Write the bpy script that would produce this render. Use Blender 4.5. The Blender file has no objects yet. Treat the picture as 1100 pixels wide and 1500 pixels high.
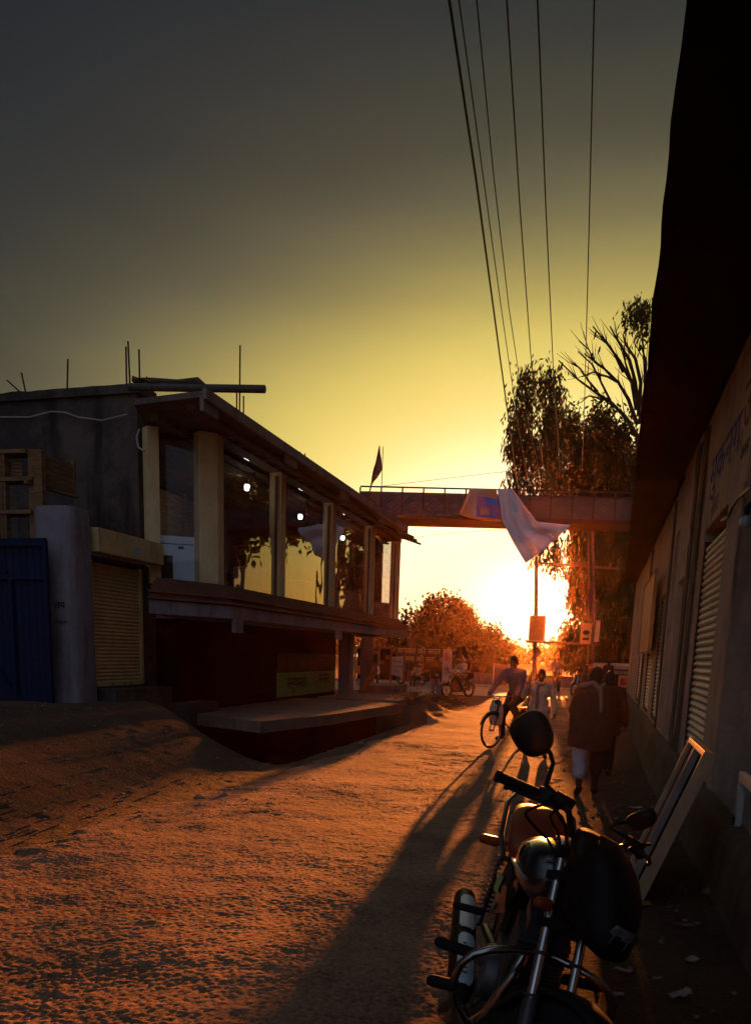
import bpy, bmesh, math, random
from mathutils import Vector, Matrix, noise as mnoise
PI = math.pi
NISH, EXPO, HAZE_D = 0.00015, 2.5, 0.00011
R = math.radians
scene = bpy.context.scene
COL = scene.collection
random.seed(7)

# ------------------------------------------------------------------ camera
FPX = 1127.0
YAW, PITCH, ROLL, PPY = 0.27436, 0.18150, 0.03225, 1162.3
CP = Vector((0, 0, 1.6))
FW = Vector((-math.sin(YAW) * math.cos(PITCH), math.cos(YAW) * math.cos(PITCH), -math.sin(PITCH)))
R0 = Vector((math.cos(YAW), math.sin(YAW), 0))
U0 = R0.cross(FW)
CR = R0 * math.cos(ROLL) + U0 * math.sin(ROLL)
CU = -R0 * math.sin(ROLL) + U0 * math.cos(ROLL)
cd = bpy.data.cameras.new('camera')
cam = bpy.data.objects.new('camera', cd)
COL.objects.link(cam)
m = Matrix((CR, CU, -FW)).transposed().to_4x4()
m.translation = CP
cam.matrix_world = m
cd.sensor_fit = 'VERTICAL'
cd.sensor_height = 36
cd.sensor_width = 26.4
cd.lens = 36 * FPX / 1500
cd.shift_y = (PPY - 750) / 1500
cd.clip_start = 0.05
cd.clip_end = 2000
scene.camera = cam

def ray(x, y):
    return FW + CR * ((x - 550) / FPX) - CU * ((y - PPY) / FPX)
def GZ(x, y, z=0.0):
    d = ray(x, y); return CP + d * ((z - CP.z) / d.z)
def AY(x, y, Y):
    d = ray(x, y); return CP + d * (Y / d.y)
def AX(x, y, X):
    d = ray(x, y); return CP + d * (X / d.x)

# ------------------------------------------------------------------ light
SUN_PX = (814, 888)
sd = ray(*SUN_PX).normalized()
SUN_EL = math.asin(sd.z)
SUN_AZ = math.atan2(sd.x, sd.y)          # from +Y towards +X
sl = bpy.data.lights.new('sun', 'SUN')
sl.energy = 2.9
sl.angle = R(0.6)
sl.color = (1.0, 0.26, 0.042)
so = bpy.data.objects.new('sun', sl)
COL.objects.link(so)
so.rotation_euler = (-sd).to_track_quat('-Z', 'Y').to_euler()
scene.view_settings.view_transform = 'Standard'
scene.view_settings.look = 'None'
scene.view_settings.gamma = 1
scene.view_settings.exposure = EXPO
scene.cycles.use_denoising = True
scene.cycles.max_bounces = 8
scene.cycles.transparent_max_bounces = 16
scene.cycles.volume_bounces = 1
scene.cycles.sample_clamp_indirect = 4

w = bpy.data.worlds.new('World')
scene.world = w
w.use_nodes = True
nt = w.node_tree
nt.nodes.clear()
N = nt.nodes.new
L = nt.links.new
out = N('ShaderNodeOutputWorld')
bg = N('ShaderNodeBackground')
bg2 = N('ShaderNodeBackground')
add = N('ShaderNodeAddShader')
sky = N('ShaderNodeTexSky')
sky.sky_type = 'NISHITA'
sky.sun_disc = False
sky.sun_elevation = SUN_EL
sky.sun_rotation = SUN_AZ
sky.air_density = 1.0
sky.dust_density = 3.0
sky.ozone_density = 3.0
bg.inputs[1].default_value = NISH
L(sky.outputs[0], bg.inputs[0])
tc = N('ShaderNodeTexCoord')
nrm = N('ShaderNodeVectorMath'); nrm.operation = 'NORMALIZE'
L(tc.outputs['Generated'], nrm.inputs[0])
def wdot(v):
    q = N('ShaderNodeVectorMath'); q.operation = 'DOT_PRODUCT'
    L(nrm.outputs[0], q.inputs[0]); q.inputs[1].default_value = v
    return q.outputs['Value']
def wm(op, a_, b_=None):
    q = N('ShaderNodeMath'); q.operation = op
    for i_, v_ in enumerate((a_, b_)):
        if v_ is None: continue
        if isinstance(v_, (int, float)): q.inputs[i_].default_value = v_
        else: L(v_, q.inputs[i_])
    return q.outputs[0]
# sky brightness depends on the angle from the sun, stretched along the horizon
s_rt = Vector((sd.y, -sd.x, 0)).normalized()
s_up = s_rt.cross(sd)
ax_ = wm('MULTIPLY', wm('ARCTAN2', wdot(s_rt), wdot(sd)), .62)
ay_ = wm('ARCSINE', wdot(s_up))
hz_n = N('ShaderNodeTexNoise'); hz_n.inputs['Scale'].default_value = 2.2; hz_n.inputs['Detail'].default_value = 3
hmap = N('ShaderNodeMapping'); hmap.inputs['Scale'].default_value = (1, 1, 5)
L(nrm.outputs[0], hmap.inputs[0]); L(hmap.outputs[0], hz_n.inputs['Vector'])
wob = wm('MULTIPLY', wm('SUBTRACT', hz_n.outputs['Fac'], .5), .11)
mm_ = wm('SQRT', wm('ADD', wm('MULTIPLY', ax_, ax_), wm('MULTIPLY', ay_, ay_)))
dv = N('ShaderNodeMath'); dv.operation = 'DIVIDE'
L(wm('ADD', mm_, wm('MULTIPLY', wob, mm_)), dv.inputs[0])
dv.inputs[1].default_value = R(120)
rp = N('ShaderNodeValToRGB')
rp.color_ramp.interpolation = 'B_SPLINE'
def lin(c):
    return tuple((v / 255 / 12.92) if v / 255 <= 0.04045 else ((v / 255 + 0.055) / 1.055) ** 2.4 for v in c)
SKY = [(0.0, (1.2, 1.05, .60), 1), (1.3, (1.1, .95, .50), 1), (2.6, (.55, .44, .20), 1), (5, (.33, .27, .12), 1),
       (8, lin((255, 250, 205)), .27), (11, lin((254, 240, 160)), .19), (14, lin((243, 220, 120)), .178), (17, lin((214, 194, 102)), .178),
       (20.5, lin((148, 137, 84)), .178), (24, lin((98, 95, 73)), .178), (27, lin((74, 73, 58)), .178), (31, lin((51, 54, 53)), .178), (37, lin((35, 41, 46)), .178),
       (45, lin((21, 25, 28)), .178), (56, lin((12, 14, 15)), .178), (66, (.0022, .0024, .0028), 1), (80, (.010, .0115, .0145), 1), (98, (.037, .046, .064), 1), (120, (.046, .057, .080), 1)]
els = rp.color_ramp.elements
while len(els) < len(SKY):
    els.new(0.5)
for e, (a, c, k) in zip(els, SKY):
    e.position = a / 120
    e.color = (c[0] * k, c[1] * k, c[2] * k, 1)
L(dv.outputs[0], rp.inputs[0])
el_ = wdot(Vector((0, 0, 1)))
mr_ = N('ShaderNodeMapRange'); mr_.interpolation_type = 'SMOOTHSTEP'
mr_.inputs['From Min'].default_value = .0; mr_.inputs['From Max'].default_value = .17
mr_.inputs['To Min'].default_value = 1.0; mr_.inputs['To Max'].default_value = 0.0
L(el_, mr_.inputs['Value'])
tint = N('ShaderNodeMix'); tint.data_type = 'RGBA'; tint.blend_type = 'MULTIPLY'
mr2 = N('ShaderNodeMapRange'); mr2.interpolation_type = 'SMOOTHSTEP'
mr2.inputs['From Min'].default_value = 5 / 120; mr2.inputs['From Max'].default_value = 14 / 120; mr2.inputs['To Min'].default_value = .25
L(dv.outputs[0], mr2.inputs['Value'])
L(wm('MULTIPLY', mr_.outputs[0], mr2.outputs[0]), tint.inputs['Factor']); L(rp.outputs[0], tint.inputs[6]); tint.inputs[7].default_value = (1.15, .60, .22, 1)
L(tint.outputs[2], bg2.inputs[0])
bg2.inputs[1].default_value = 1.0
L(bg.outputs[0], add.inputs[0])
L(bg2.outputs[0], add.inputs[1])
L(add.outputs[0], out.inputs[0])

# ------------------------------------------------------------------ materials
MATS = {}
def mat(name, c1, c2=None, scale=6.0, rough=0.7, metal=0.0, bump=0.0, bscale=40.0, spec=0.15, detail=6, stretch=None, coat=0.0, sharp=0.5, emit=None):
    if name in MATS:
        return MATS[name]
    mt = bpy.data.materials.new(name)
    mt.use_nodes = True
    n = mt.node_tree
    b = n.nodes['Principled BSDF']
    b.inputs['Roughness'].default_value = rough
    b.inputs['Metallic'].default_value = metal
    b.inputs['Specular IOR Level'].default_value = spec
    if coat:
        b.inputs['Coat Weight'].default_value = coat
        b.inputs['Coat Roughness'].default_value = 0.08
    if emit:
        b.inputs['Emission Color'].default_value = (*emit[:3], 1)
        b.inputs['Emission Strength'].default_value = emit[3]
    tcn = n.nodes.new('ShaderNodeTexCoord')
    src = tcn.outputs['Object']
    if stretch:
        mp = n.nodes.new('ShaderNodeMapping')
        mp.inputs['Scale'].default_value = stretch
        n.links.new(src, mp.inputs[0])
        src = mp.outputs[0]
    if c2 is None:
        c2 = tuple(v * 0.75 for v in c1)
    tx = n.nodes.new('ShaderNodeTexNoise')
    tx.inputs['Scale'].default_value = scale
    tx.inputs['Detail'].default_value = detail
    tx.inputs['Roughness'].default_value = 0.65
    n.links.new(src, tx.inputs['Vector'])
    cr = n.nodes.new('ShaderNodeValToRGB')
    cr.color_ramp.elements[0].position = 0.5 - 0.22 * (1.2 - sharp)
    cr.color_ramp.elements[1].position = 0.5 + 0.22 * (1.2 - sharp)
    cr.color_ramp.elements[0].color = (*c2, 1)
    cr.color_ramp.elements[1].color = (*c1, 1)
    n.links.new(tx.outputs['Fac'], cr.inputs[0])
    n.links.new(cr.outputs[0], b.inputs['Base Color'])
    if bump:
        tb = n.nodes.new('ShaderNodeTexNoise')
        tb.inputs['Scale'].default_value = bscale
        tb.inputs['Detail'].default_value = 5
        n.links.new(src, tb.inputs['Vector'])
        bp = n.nodes.new('ShaderNodeBump')
        bp.inputs['Strength'].default_value = 1.0
        bp.inputs['Distance'].default_value = bump
        n.links.new(tb.outputs['Fac'], bp.inputs['Height'])
        n.links.new(bp.outputs[0], b.inputs['Normal'])
    MATS[name] = mt
    return mt

def road_mat(name, c1, c2, amp, s1, s2):
    mt = bpy.data.materials.new(name)
    mt.use_nodes = True
    n = mt.node_tree
    b = n.nodes['Principled BSDF']
    b.inputs['Roughness'].default_value = 0.9
    b.inputs['Specular IOR Level'].default_value = 0.12
    t = n.nodes.new('ShaderNodeTexCoord').outputs['Object']
    def noise(sc_, det, ro):
        q = n.nodes.new('ShaderNodeTexNoise'); q.inputs['Scale'].default_value = sc_; q.inputs['Detail'].default_value = det; q.inputs['Roughness'].default_value = ro
        n.links.new(t, q.inputs['Vector']); return q.outputs['Fac']
    def math2(op, a_, b_):
        q = n.nodes.new('ShaderNodeMath'); q.operation = op
        for i_, v_ in enumerate((a_, b_)):
            if isinstance(v_, (int, float)): q.inputs[i_].default_value = v_
            else: n.links.new(v_, q.inputs[i_])
        return q.outputs[0]
    mixf = math2('MULTIPLY', math2('ADD', noise(.7, 8, .7), noise(38, 5, .7)), .5)
    cr = n.nodes.new('ShaderNodeValToRGB')
    cr.color_ramp.elements[0].position = .40; cr.color_ramp.elements[1].position = .58
    cr.color_ramp.elements[0].color = (*c2, 1); cr.color_ramp.elements[1].color = (*c1, 1)
    n.links.new(mixf, cr.inputs[0])
    n.links.new(cr.outputs[0], b.inputs['Base Color'])
    vo = n.nodes.new('ShaderNodeTexVoronoi'); vo.inputs['Scale'].default_value = s1; vo.inputs['Randomness'].default_value = 1.0
    wp = n.nodes.new('ShaderNodeVectorMath'); wp.operation = 'ADD'
    nc = n.nodes.new('ShaderNodeTexNoise'); nc.inputs['Scale'].default_value = 14; nc.inputs['Detail'].default_value = 4
    n.links.new(t, nc.inputs['Vector'])
    sc3 = n.nodes.new('ShaderNodeVectorMath'); sc3.operation = 'SCALE'; sc3.inputs['Scale'].default_value = .035
    n.links.new(nc.outputs['Color'], sc3.inputs[0])
    n.links.new(t, wp.inputs[0]); n.links.new(sc3.outputs[0], wp.inputs[1])
    n.links.new(wp.outputs[0], vo.inputs['Vector'])
    peb = math2('MULTIPLY', vo.outputs['Distance'], -.45)
    big = math2('MULTIPLY', noise(s2, 9, .72), 1.5)
    patch = n.nodes.new('ShaderNodeMapRange'); patch.inputs['From Min'].default_value = .35; patch.inputs['From Max'].default_value = .65; patch.inputs['To Min'].default_value = .35; patch.inputs['To Max'].default_value = 1.1
    n.links.new(noise(1.6, 5, .6), patch.inputs['Value'])
    hgt = math2('ADD', math2('MULTIPLY', math2('ADD', peb, math2('MULTIPLY', noise(90, 4, .7), .30)), patch.outputs[0]), big)
    bp = n.nodes.new('ShaderNodeBump'); bp.inputs['Distance'].default_value = amp * 1.9
    n.links.new(hgt, bp.inputs['Height'])
    n.links.new(bp.outputs[0], b.inputs['Normal'])
    return mt

def wall_mat(name, c1, c2, c3, s=1.2, bump=.01, drip=0.5, rough=.9, spec=.25):
    """plaster with large stains, vertical drips and fine grain"""
    mt = bpy.data.materials.new(name)
    mt.use_nodes = True
    n = mt.node_tree
    b = n.nodes['Principled BSDF']
    b.inputs['Roughness'].default_value = rough
    b.inputs['Specular IOR Level'].default_value = spec
    t = n.nodes.new('ShaderNodeTexCoord').outputs['Object']
    mp = n.nodes.new('ShaderNodeMapping'); mp.inputs['Scale'].default_value = (1, 1, .16)
    n.links.new(t, mp.inputs[0])
    a = n.nodes.new('ShaderNodeTexNoise'); a.inputs['Scale'].default_value = s; a.inputs['Detail'].default_value = 9; a.inputs['Roughness'].default_value = .72
    d = n.nodes.new('ShaderNodeTexNoise'); d.inputs['Scale'].default_value = s * 4; d.inputs['Detail'].default_value = 7
    n.links.new(t, a.inputs['Vector']); n.links.new(mp.outputs[0], d.inputs['Vector'])
    r1 = n.nodes.new('ShaderNodeValToRGB'); r1.color_ramp.elements[0].position = .40; r1.color_ramp.elements[1].position = .58
    r1.color_ramp.elements[0].color = (*c2, 1); r1.color_ramp.elements[1].color = (*c1, 1)
    n.links.new(a.outputs['Fac'], r1.inputs[0])
    r2 = n.nodes.new('ShaderNodeValToRGB'); r2.color_ramp.elements[0].position = .52; r2.color_ramp.elements[1].position = .68
    r2.color_ramp.elements[0].color = (0, 0, 0, 1); r2.color_ramp.elements[1].color = (drip, drip, drip, 1)
    n.links.new(d.outputs['Fac'], r2.inputs[0])
    mx = n.nodes.new('ShaderNodeMix'); mx.data_type = 'RGBA'
    n.links.new(r2.outputs[0], mx.inputs['Factor'])
    n.links.new(r1.outputs[0], mx.inputs[6]); mx.inputs[7].default_value = (*c3, 1)
    n.links.new(mx.outputs[2], b.inputs['Base Color'])
    g = n.nodes.new('ShaderNodeTexNoise'); g.inputs['Scale'].default_value = 28; g.inputs['Detail'].default_value = 8; g.inputs['Roughness'].default_value = .7
    n.links.new(t, g.inputs['Vector'])
    bp = n.nodes.new('ShaderNodeBump'); bp.inputs['Distance'].default_value = bump
    n.links.new(g.outputs['Fac'], bp.inputs['Height']); n.links.new(bp.outputs[0], b.inputs['Normal'])
    MATS[name] = mt
    return mt

def glass_mat(name, tint=(.9, .9, .9), refl=1.0, f0=.06):
    mt = bpy.data.materials.new(name)
    mt.use_nodes = True
    n = mt.node_tree
    n.nodes.clear()
    o = n.nodes.new('ShaderNodeOutputMaterial')
    tr = n.nodes.new('ShaderNodeBsdfTransparent'); tr.inputs[0].default_value = (*tint, 1)
    gl = n.nodes.new('ShaderNodeBsdfGlossy'); gl.inputs['Roughness'].default_value = .01
    gl.inputs[0].default_value = (refl, refl, refl, 1)
    lw = n.nodes.new('ShaderNodeLayerWeight'); lw.inputs['Blend'].default_value = .5
    pw = n.nodes.new('ShaderNodeMath'); pw.operation = 'POWER'; pw.inputs[1].default_value = 4.0
    fr = n.nodes.new('ShaderNodeMath'); fr.operation = 'MULTIPLY_ADD'; fr.inputs[1].default_value = 1.1; fr.inputs[2].default_value = f0
    n.links.new(lw.outputs['Facing'], pw.inputs[0]); n.links.new(pw.outputs[0], fr.inputs[0])
    mx = n.nodes.new('ShaderNodeMixShader')
    nz = n.nodes.new('ShaderNodeTexNoise'); nz.inputs['Scale'].default_value = 1.3; nz.inputs['Detail'].default_value = 1
    tcn = n.nodes.new('ShaderNodeTexCoord')
    n.links.new(tcn.outputs['Object'], nz.inputs['Vector'])
    bp = n.nodes.new('ShaderNodeBump'); bp.inputs['Distance'].default_value = .004
    n.links.new(nz.outputs['Fac'], bp.inputs['Height'])
    n.links.new(bp.outputs[0], gl.inputs['Normal'])
    n.links.new(fr.outputs[0], mx.inputs[0]); n.links.new(tr.outputs[0], mx.inputs[1]); n.links.new(gl.outputs[0], mx.inputs[2])
    n.links.new(mx.outputs[0], o.inputs[0])
    return mt

def leaf_mat(name, c1, c2, trans=.10):
    mt = bpy.data.materials.new(name)
    mt.use_nodes = True
    n = mt.node_tree
    n.nodes.clear()
    o = n.nodes.new('ShaderNodeOutputMaterial')
    d = n.nodes.new('ShaderNodeBsdfDiffuse')
    t = n.nodes.new('ShaderNodeBsdfTranslucent')
    mx = n.nodes.new('ShaderNodeMixShader'); mx.inputs[0].default_value = trans
    tcn = n.nodes.new('ShaderNodeTexCoord')
    nz = n.nodes.new('ShaderNodeTexNoise'); nz.inputs['Scale'].default_value = .8; nz.inputs['Detail'].default_value = 4
    cr = n.nodes.new('ShaderNodeValToRGB')
    cr.color_ramp.elements[0].position = .38; cr.color_ramp.elements[1].position = .62
    cr.color_ramp.elements[0].color = (*c1, 1); cr.color_ramp.elements[1].color = (*c2, 1)
    n.links.new(tcn.outputs['Object'], nz.inputs['Vector']); n.links.new(nz.outputs['Fac'], cr.inputs[0])
    n.links.new(cr.outputs[0], d.inputs[0]); n.links.new(cr.outputs[0], t.inputs[0])
    n.links.new(d.outputs[0], mx.inputs[1]); n.links.new(t.outputs[0], mx.inputs[2]); n.links.new(mx.outputs[0], o.inputs[0])
    return mt

# ------------------------------------------------------------------ mesh helper
class MB:
    def __init__(s, T=None):
        s.bm = bmesh.new(); s.T = T or Matrix.Identity(4)
    def v(s, p):
        return s.bm.verts.new(s.T @ Vector(p))
    def face(s, pts):
        try:
            return s.bm.faces.new([s.v(p) for p in pts])
        except ValueError:
            pass
    def box(s, x0, x1, y0, y1, z0, z1, M=None):
        P = [(x, y, z) for z in (z0, z1) for y in (y0, y1) for x in (x0, x1)]
        if M is not None:
            P = [M @ Vector(p) for p in P]
        vs = [s.v(p) for p in P]
        for f in ((0, 2, 3, 1), (4, 5, 7, 6), (0, 1, 5, 4), (2, 6, 7, 3), (0, 4, 6, 2), (1, 3, 7, 5)):
            s.bm.faces.new([vs[i] for i in f])
        return s
    def bar(s, a, b, wd, ht, up=(0, 0, 1)):
        a, b = Vector(a), Vector(b)
        d = (b - a); ln = d.length; d.normalize()
        u = Vector(up)
        sd_ = d.cross(u)
        if sd_.length < 1e-4:
            sd_ = d.cross(Vector((1, 0, 0)))
        sd_.normalize(); u = sd_.cross(d)
        M = Matrix((d, sd_, u)).transposed().to_4x4(); M.translation = a
        return s.box(0, ln, -wd / 2, wd / 2, -ht / 2, ht / 2, M)
    def loft(s, rings, closed=True, cap=True):
        V = [[s.v(p) for p in r] for r in rings]
        n = len(V[0])
        for a, b in zip(V, V[1:]):
            for i in range(n if closed else n - 1):
                j = (i + 1) % n
                try:
                    s.bm.faces.new((a[i], a[j], b[j], b[i]))
                except ValueError:
                    pass
        if cap and closed:
            for r in (V[0][::-1], V[-1]):
                try:
                    s.bm.faces.new(r)
                except ValueError:
                    pass
        return s
    def tube(s, pts, r, seg=8, cap=True, flat=1.0):
        pts = [Vector(p) for p in pts]
        rs = r if isinstance(r, (list, tuple)) else [r] * len(pts)
        rings = []
        u = None
        for i, p in enumerate(pts):
            if i == 0: d = pts[1] - p
            elif i == len(pts) - 1: d = p - pts[i - 1]
            else: d = (pts[i + 1] - p).normalized() + (p - pts[i - 1]).normalized()
            d.normalize()
            if u is None:
                u = d.cross(Vector((0, 0, 1)))
                if u.length < .05: u = d.cross(Vector((1, 0, 0)))
            u = u - d * u.dot(d)
            u.normalize()
            w_ = d.cross(u)
            rings.append([p + (u * math.cos(2 * PI * k / seg) + w_ * math.sin(2 * PI * k / seg) * flat) * rs[i] for k in range(seg)])
        return s.loft(rings, cap=cap)
    def cap(s, a, b, ra, rb, seg=12):
        """capsule with round ends"""
        a, b = Vector(a), Vector(b)
        d = (b - a)
        if d.length < 1e-6: d = Vector((0, 0, 1e-4))
        d.normalize()
        pts, rs = [], []
        for k in range(4):
            t = -PI / 2 + PI / 2 * (k + .15) / 4
            pts.append(a + d * ra * math.sin(t)); rs.append(ra * math.cos(t))
        pts += [a, b]; rs += [ra, rb]
        for k in range(1, 5):
            t = PI / 2 * (k - .15) / 4
            pts.append(b + d * rb * math.sin(t)); rs.append(rb * math.cos(t))
        return s.tube(pts, rs, seg)
    def ball(s, c, r, M=None, u=16, v=10):
        c = Vector(c)
        r = (r, r, r) if not isinstance(r, (tuple, list)) else r
        rings = []
        for i in range(v + 1):
            th = PI * (i + .04) / (v + .08)
            rings.append([Vector((r[0] * math.sin(th) * math.cos(2 * PI * k / u), r[1] * math.sin(th) * math.sin(2 * PI * k / u), -r[2] * math.cos(th))) for k in range(u)])
        if M is not None:
            rings = [[M @ p for p in q] for q in rings]
        return s.loft([[p + c for p in q] for q in rings])
    def lathe(s, prof, M=None, seg=32):
        """profile (r, z) round local Z, then M"""
        M = M or Matrix.Identity(4)
        return s.loft([[M @ Vector((r * math.cos(2 * PI * k / seg), r * math.sin(2 * PI * k / seg), z)) for k in range(seg)] for r, z in prof])
    def torus(s, R_, r, M=None, seg=40, sec=10, flat=1.0):
        M = M or Matrix.Identity(4)
        V = [[s.v(M @ Vector(((R_ + r * math.cos(2 * PI * j / sec)) * math.cos(2 * PI * i / seg), (R_ + r * math.cos(2 * PI * j / sec)) * math.sin(2 * PI * i / seg), r * flat * math.sin(2 * PI * j / sec)))) for j in range(sec)] for i in range(seg)]
        for i in range(seg):
            for j in range(sec):
                a, b, c, d = V[i][j], V[(i + 1) % seg][j], V[(i + 1) % seg][(j + 1) % sec], V[i][(j + 1) % sec]
                s.bm.faces.new((a, b, c, d))
        return s
    def prism(s, poly, z0, z1, M=None):
        M = M or Matrix.Identity(4)
        return s.loft([[M @ Vector((x, y, z0)) for x, y in poly], [M @ Vector((x, y, z1)) for x, y in poly]])
    def build(s, name, material, parent=None, smooth=False, bevel=0.0, origin=None, normals=True):
        if origin is not None:
            o_ = Vector(origin)
            for v_ in s.bm.verts: v_.co -= o_
        if bevel:
            bmesh.ops.bevel(s.bm, geom=[e for e in s.bm.edges], offset=bevel, segments=2, affect='EDGES', profile=.7)
        if normals:
            bmesh.ops.recalc_face_normals(s.bm, faces=s.bm.faces[:])
        me = bpy.data.meshes.new(name)
        s.bm.to_mesh(me); s.bm.free()
        if smooth:
            for p in me.polygons: p.use_smooth = True
            if smooth != 'all':
                try:
                    me.set_sharp_from_angle(angle=R(40))
                except Exception:
                    pass
        ob = bpy.data.objects.new(name, me)
        if material: me.materials.append(material)
        COL.objects.link(ob)
        if parent is not None:
            ob.parent = parent
        elif origin is not None:
            ob.location = Vector(origin)
        return ob

TMP = bpy.data.scenes.new('tmp')
def tmp_dg():
    with bpy.context.temp_override(scene=TMP, view_layer=TMP.view_layers[0]):
        dg = bpy.context.evaluated_depsgraph_get()
    dg.update()
    return dg
def remesh(ob, voxel, smooth_it=2):
    md = ob.modifiers.new('r', 'REMESH'); md.mode = 'VOXEL'; md.voxel_size = voxel; md.use_smooth_shade = True
    if smooth_it:
        sm = ob.modifiers.new('s', 'SMOOTH'); sm.iterations = smooth_it; sm.factor = .5
    par = ob.parent; ob.parent = None
    COL.objects.unlink(ob); TMP.collection.objects.link(ob)
    dg = tmp_dg()
    me = bpy.data.meshes.new_from_object(ob.evaluated_get(dg))
    ob.modifiers.clear()
    TMP.collection.objects.unlink(ob); COL.objects.link(ob); ob.parent = par
    old = ob.data
    me.name = old.name
    ob.data = me
    bpy.data.meshes.remove(old)
    for p in me.polygons: p.use_smooth = True
    return ob

def tag(o, label, cat, group=None):
    o['label'] = label; o['category'] = cat
    if group: o['group'] = group
    return o
def thing(name, label, cat, loc=(0, 0, 0), rz=0.0, group=None):
    o = bpy.data.objects.new(name, None)
    COL.objects.link(o)
    o.empty_display_size = .2
    o.location = loc; o.rotation_euler = (0, 0, rz)
    return tag(o, label, cat, group)
def struct(o):
    o['kind'] = 'structure'; return o
def stuff(o):
    o['kind'] = 'stuff'; return o
def copy_tree(o, parent=None):
    c = o.copy(); COL.objects.link(c); c.parent = parent
    for ch in o.children: copy_tree(ch, c)
    return c
def text_mb(txt, size, extrude=.002):
    cu = bpy.data.curves.new('txt', 'FONT')
    cu.body = txt; cu.size = size; cu.extrude = extrude; cu.align_x = 'CENTER'; cu.align_y = 'CENTER'
    cu.resolution_u = 3
    o = bpy.data.objects.new('txt', cu)
    TMP.collection.objects.link(o)
    dg = tmp_dg()
    me = bpy.data.meshes.new_from_object(o.evaluated_get(dg))
    bpy.data.objects.remove(o); bpy.data.curves.remove(cu)
    return me
def text(name, txt, size, M, material, parent=None, extrude=.002):
    me = text_mb(txt, size, extrude)
    me.transform(M)
    me.materials.append(material)
    o = bpy.data.objects.new(name, me)
    COL.objects.link(o); o.parent = parent
    return o
def frame_M(origin, xdir, ydir):
    x = Vector(xdir).normalized(); y = Vector(ydir); y = (y - x * y.dot(x)).normalized(); z = x.cross(y)
    M = Matrix((x, y, z)).transposed().to_4x4(); M.translation = Vector(origin)
    return M
def sstep(a, b, x):
    t = min(1, max(0, (x - a) / (b - a))); return t * t * (3 - 2 * t)

# ================================================================== GROUND
def H(x, y):
    h = -.15 * sstep(3, 13, y)
    ye = 9.9 + max(0, (-x - 4.8)) * .95
    mo = sstep(4.15, 7.3, -x + .10 * mnoise.noise(Vector((x * .6, y * .6, 3)))) * (1 - sstep(ye - .9, ye + 1.5, y)) * .80
    h += mo * (1 + .02 * mnoise.noise(Vector((x * .9, y * .9, 1))))
    h += .008 * mo * mnoise.noise(Vector((x * 2.3, y * 2.3, 7)))
    if y > 10 and x < -4.4:
        tr = sstep(4.50, 4.72, -x) * (1 - sstep(7.2, 7.8, -x)) * sstep(10.6, 11.6, y + .6 * (-x - 4.6) * (-1)) * (1 - sstep(18.6, 19.6, y))
        h -= .62 * tr
    hp = math.exp(-((x + 4.85) / .62) ** 2) * sstep(18.8, 19.8, y) * (1 - sstep(21.8, 24.5, y))
    h += hp * (.40 + .22 * mnoise.noise(Vector((x * 1.5, y * 1.2, 4))))
    h += .05 * sstep(-.25, .25, x) * (1 - sstep(8, 20, y)) * (1 if x < 3 else 0)
    h += .012 * mnoise.noise(Vector((x * 1.1, y * 1.1, 9))) + .005 * mnoise.noise(Vector((x * 3.1, y * 3.1, 5)))
    if -8.2 < x < -3.6 and 2 < y < 12:
        q = .5 + .5 * mnoise.noise(Vector((x * .8, y * .8, 31)))
        h += q * (.014 * mnoise.noise(Vector((x * 5.5, y * 4.5, 21))) + .010 * mnoise.noise(Vector((x * 12, y * 11, 22))))
    return h

def lines(segs):
    o = []
    for a, b, st in segs:
        n = max(1, round((b - a) / st))
        o += [a + (b - a) * i / n for i in range(n)]
    o.append(segs[-1][1])
    return o
def grid(name, xs, ys, fz, material):
    b = MB()
    V = [[b.bm.verts.new((x, y, fz(x, y))) for x in xs] for y in ys]
    for j in range(len(ys) - 1):
        for i in range(len(xs) - 1):
            b.bm.faces.new((V[j][i], V[j][i + 1], V[j + 1][i + 1], V[j + 1][i]))
    return b.build(name, material, smooth='all', normals=False)

M_dirt = road_mat('dirt', (.15, .088, .052), (.07, .042, .027), .030, 30, 7)
M_road = road_mat('road_surface', (.36, .21, .12), (.11, .065, .04), .007, 30, 14)
struct(grid('ground', lines([(-150, -20, 10), (-20, -10, .8), (-10, -8, .11), (-8, -3.7, .045), (-3.7, 2, .11), (2, 12, .8), (12, 150, 10)]),
            lines([(-12, -2, .8), (-2, 2.4, .11), (2.4, 11.6, .05), (11.6, 14, .11), (14, 31, .2), (31, 60, 1.5), (60, 260, 20)]), H, M_dirt))
import numpy as np
_rng = np.random.RandomState(5)
_TAB = _rng.rand(256, 256)
def vnoise(x, y):
    xi, yi = np.floor(x).astype(int), np.floor(y).astype(int)
    fx, fy = x - xi, y - yi
    fx, fy = fx * fx * (3 - 2 * fx), fy * fy * (3 - 2 * fy)
    g = lambda i, j: _TAB[i % 256, j % 256]
    return (g(xi, yi) * (1 - fx) + g(xi + 1, yi) * fx) * (1 - fy) + (g(xi, yi + 1) * (1 - fx) + g(xi + 1, yi + 1) * fx) * fy
_JX, _JY, _JH = _rng.rand(256, 256), _rng.rand(256, 256), _rng.rand(256, 256)
def pebbles(x, y):
    """rounded stones, one per cell, of differing height"""
    xi, yi = np.floor(x).astype(int), np.floor(y).astype(int)
    best = np.zeros_like(x)
    for di in (-1, 0, 1):
        for dj in (-1, 0, 1):
            i, j = xi + di, yi + dj
            px, py = i + _JX[i % 256, j % 256], j + _JY[i % 256, j % 256]
            h = _JH[i % 256, j % 256]
            r = .35 + .35 * h
            d2 = ((x - px) ** 2 + (y - py) ** 2) / (r * r)
            best = np.maximum(best, np.sqrt(np.clip(1 - d2, 0, 1)) * (.25 + .75 * h * h))
    return best
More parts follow.
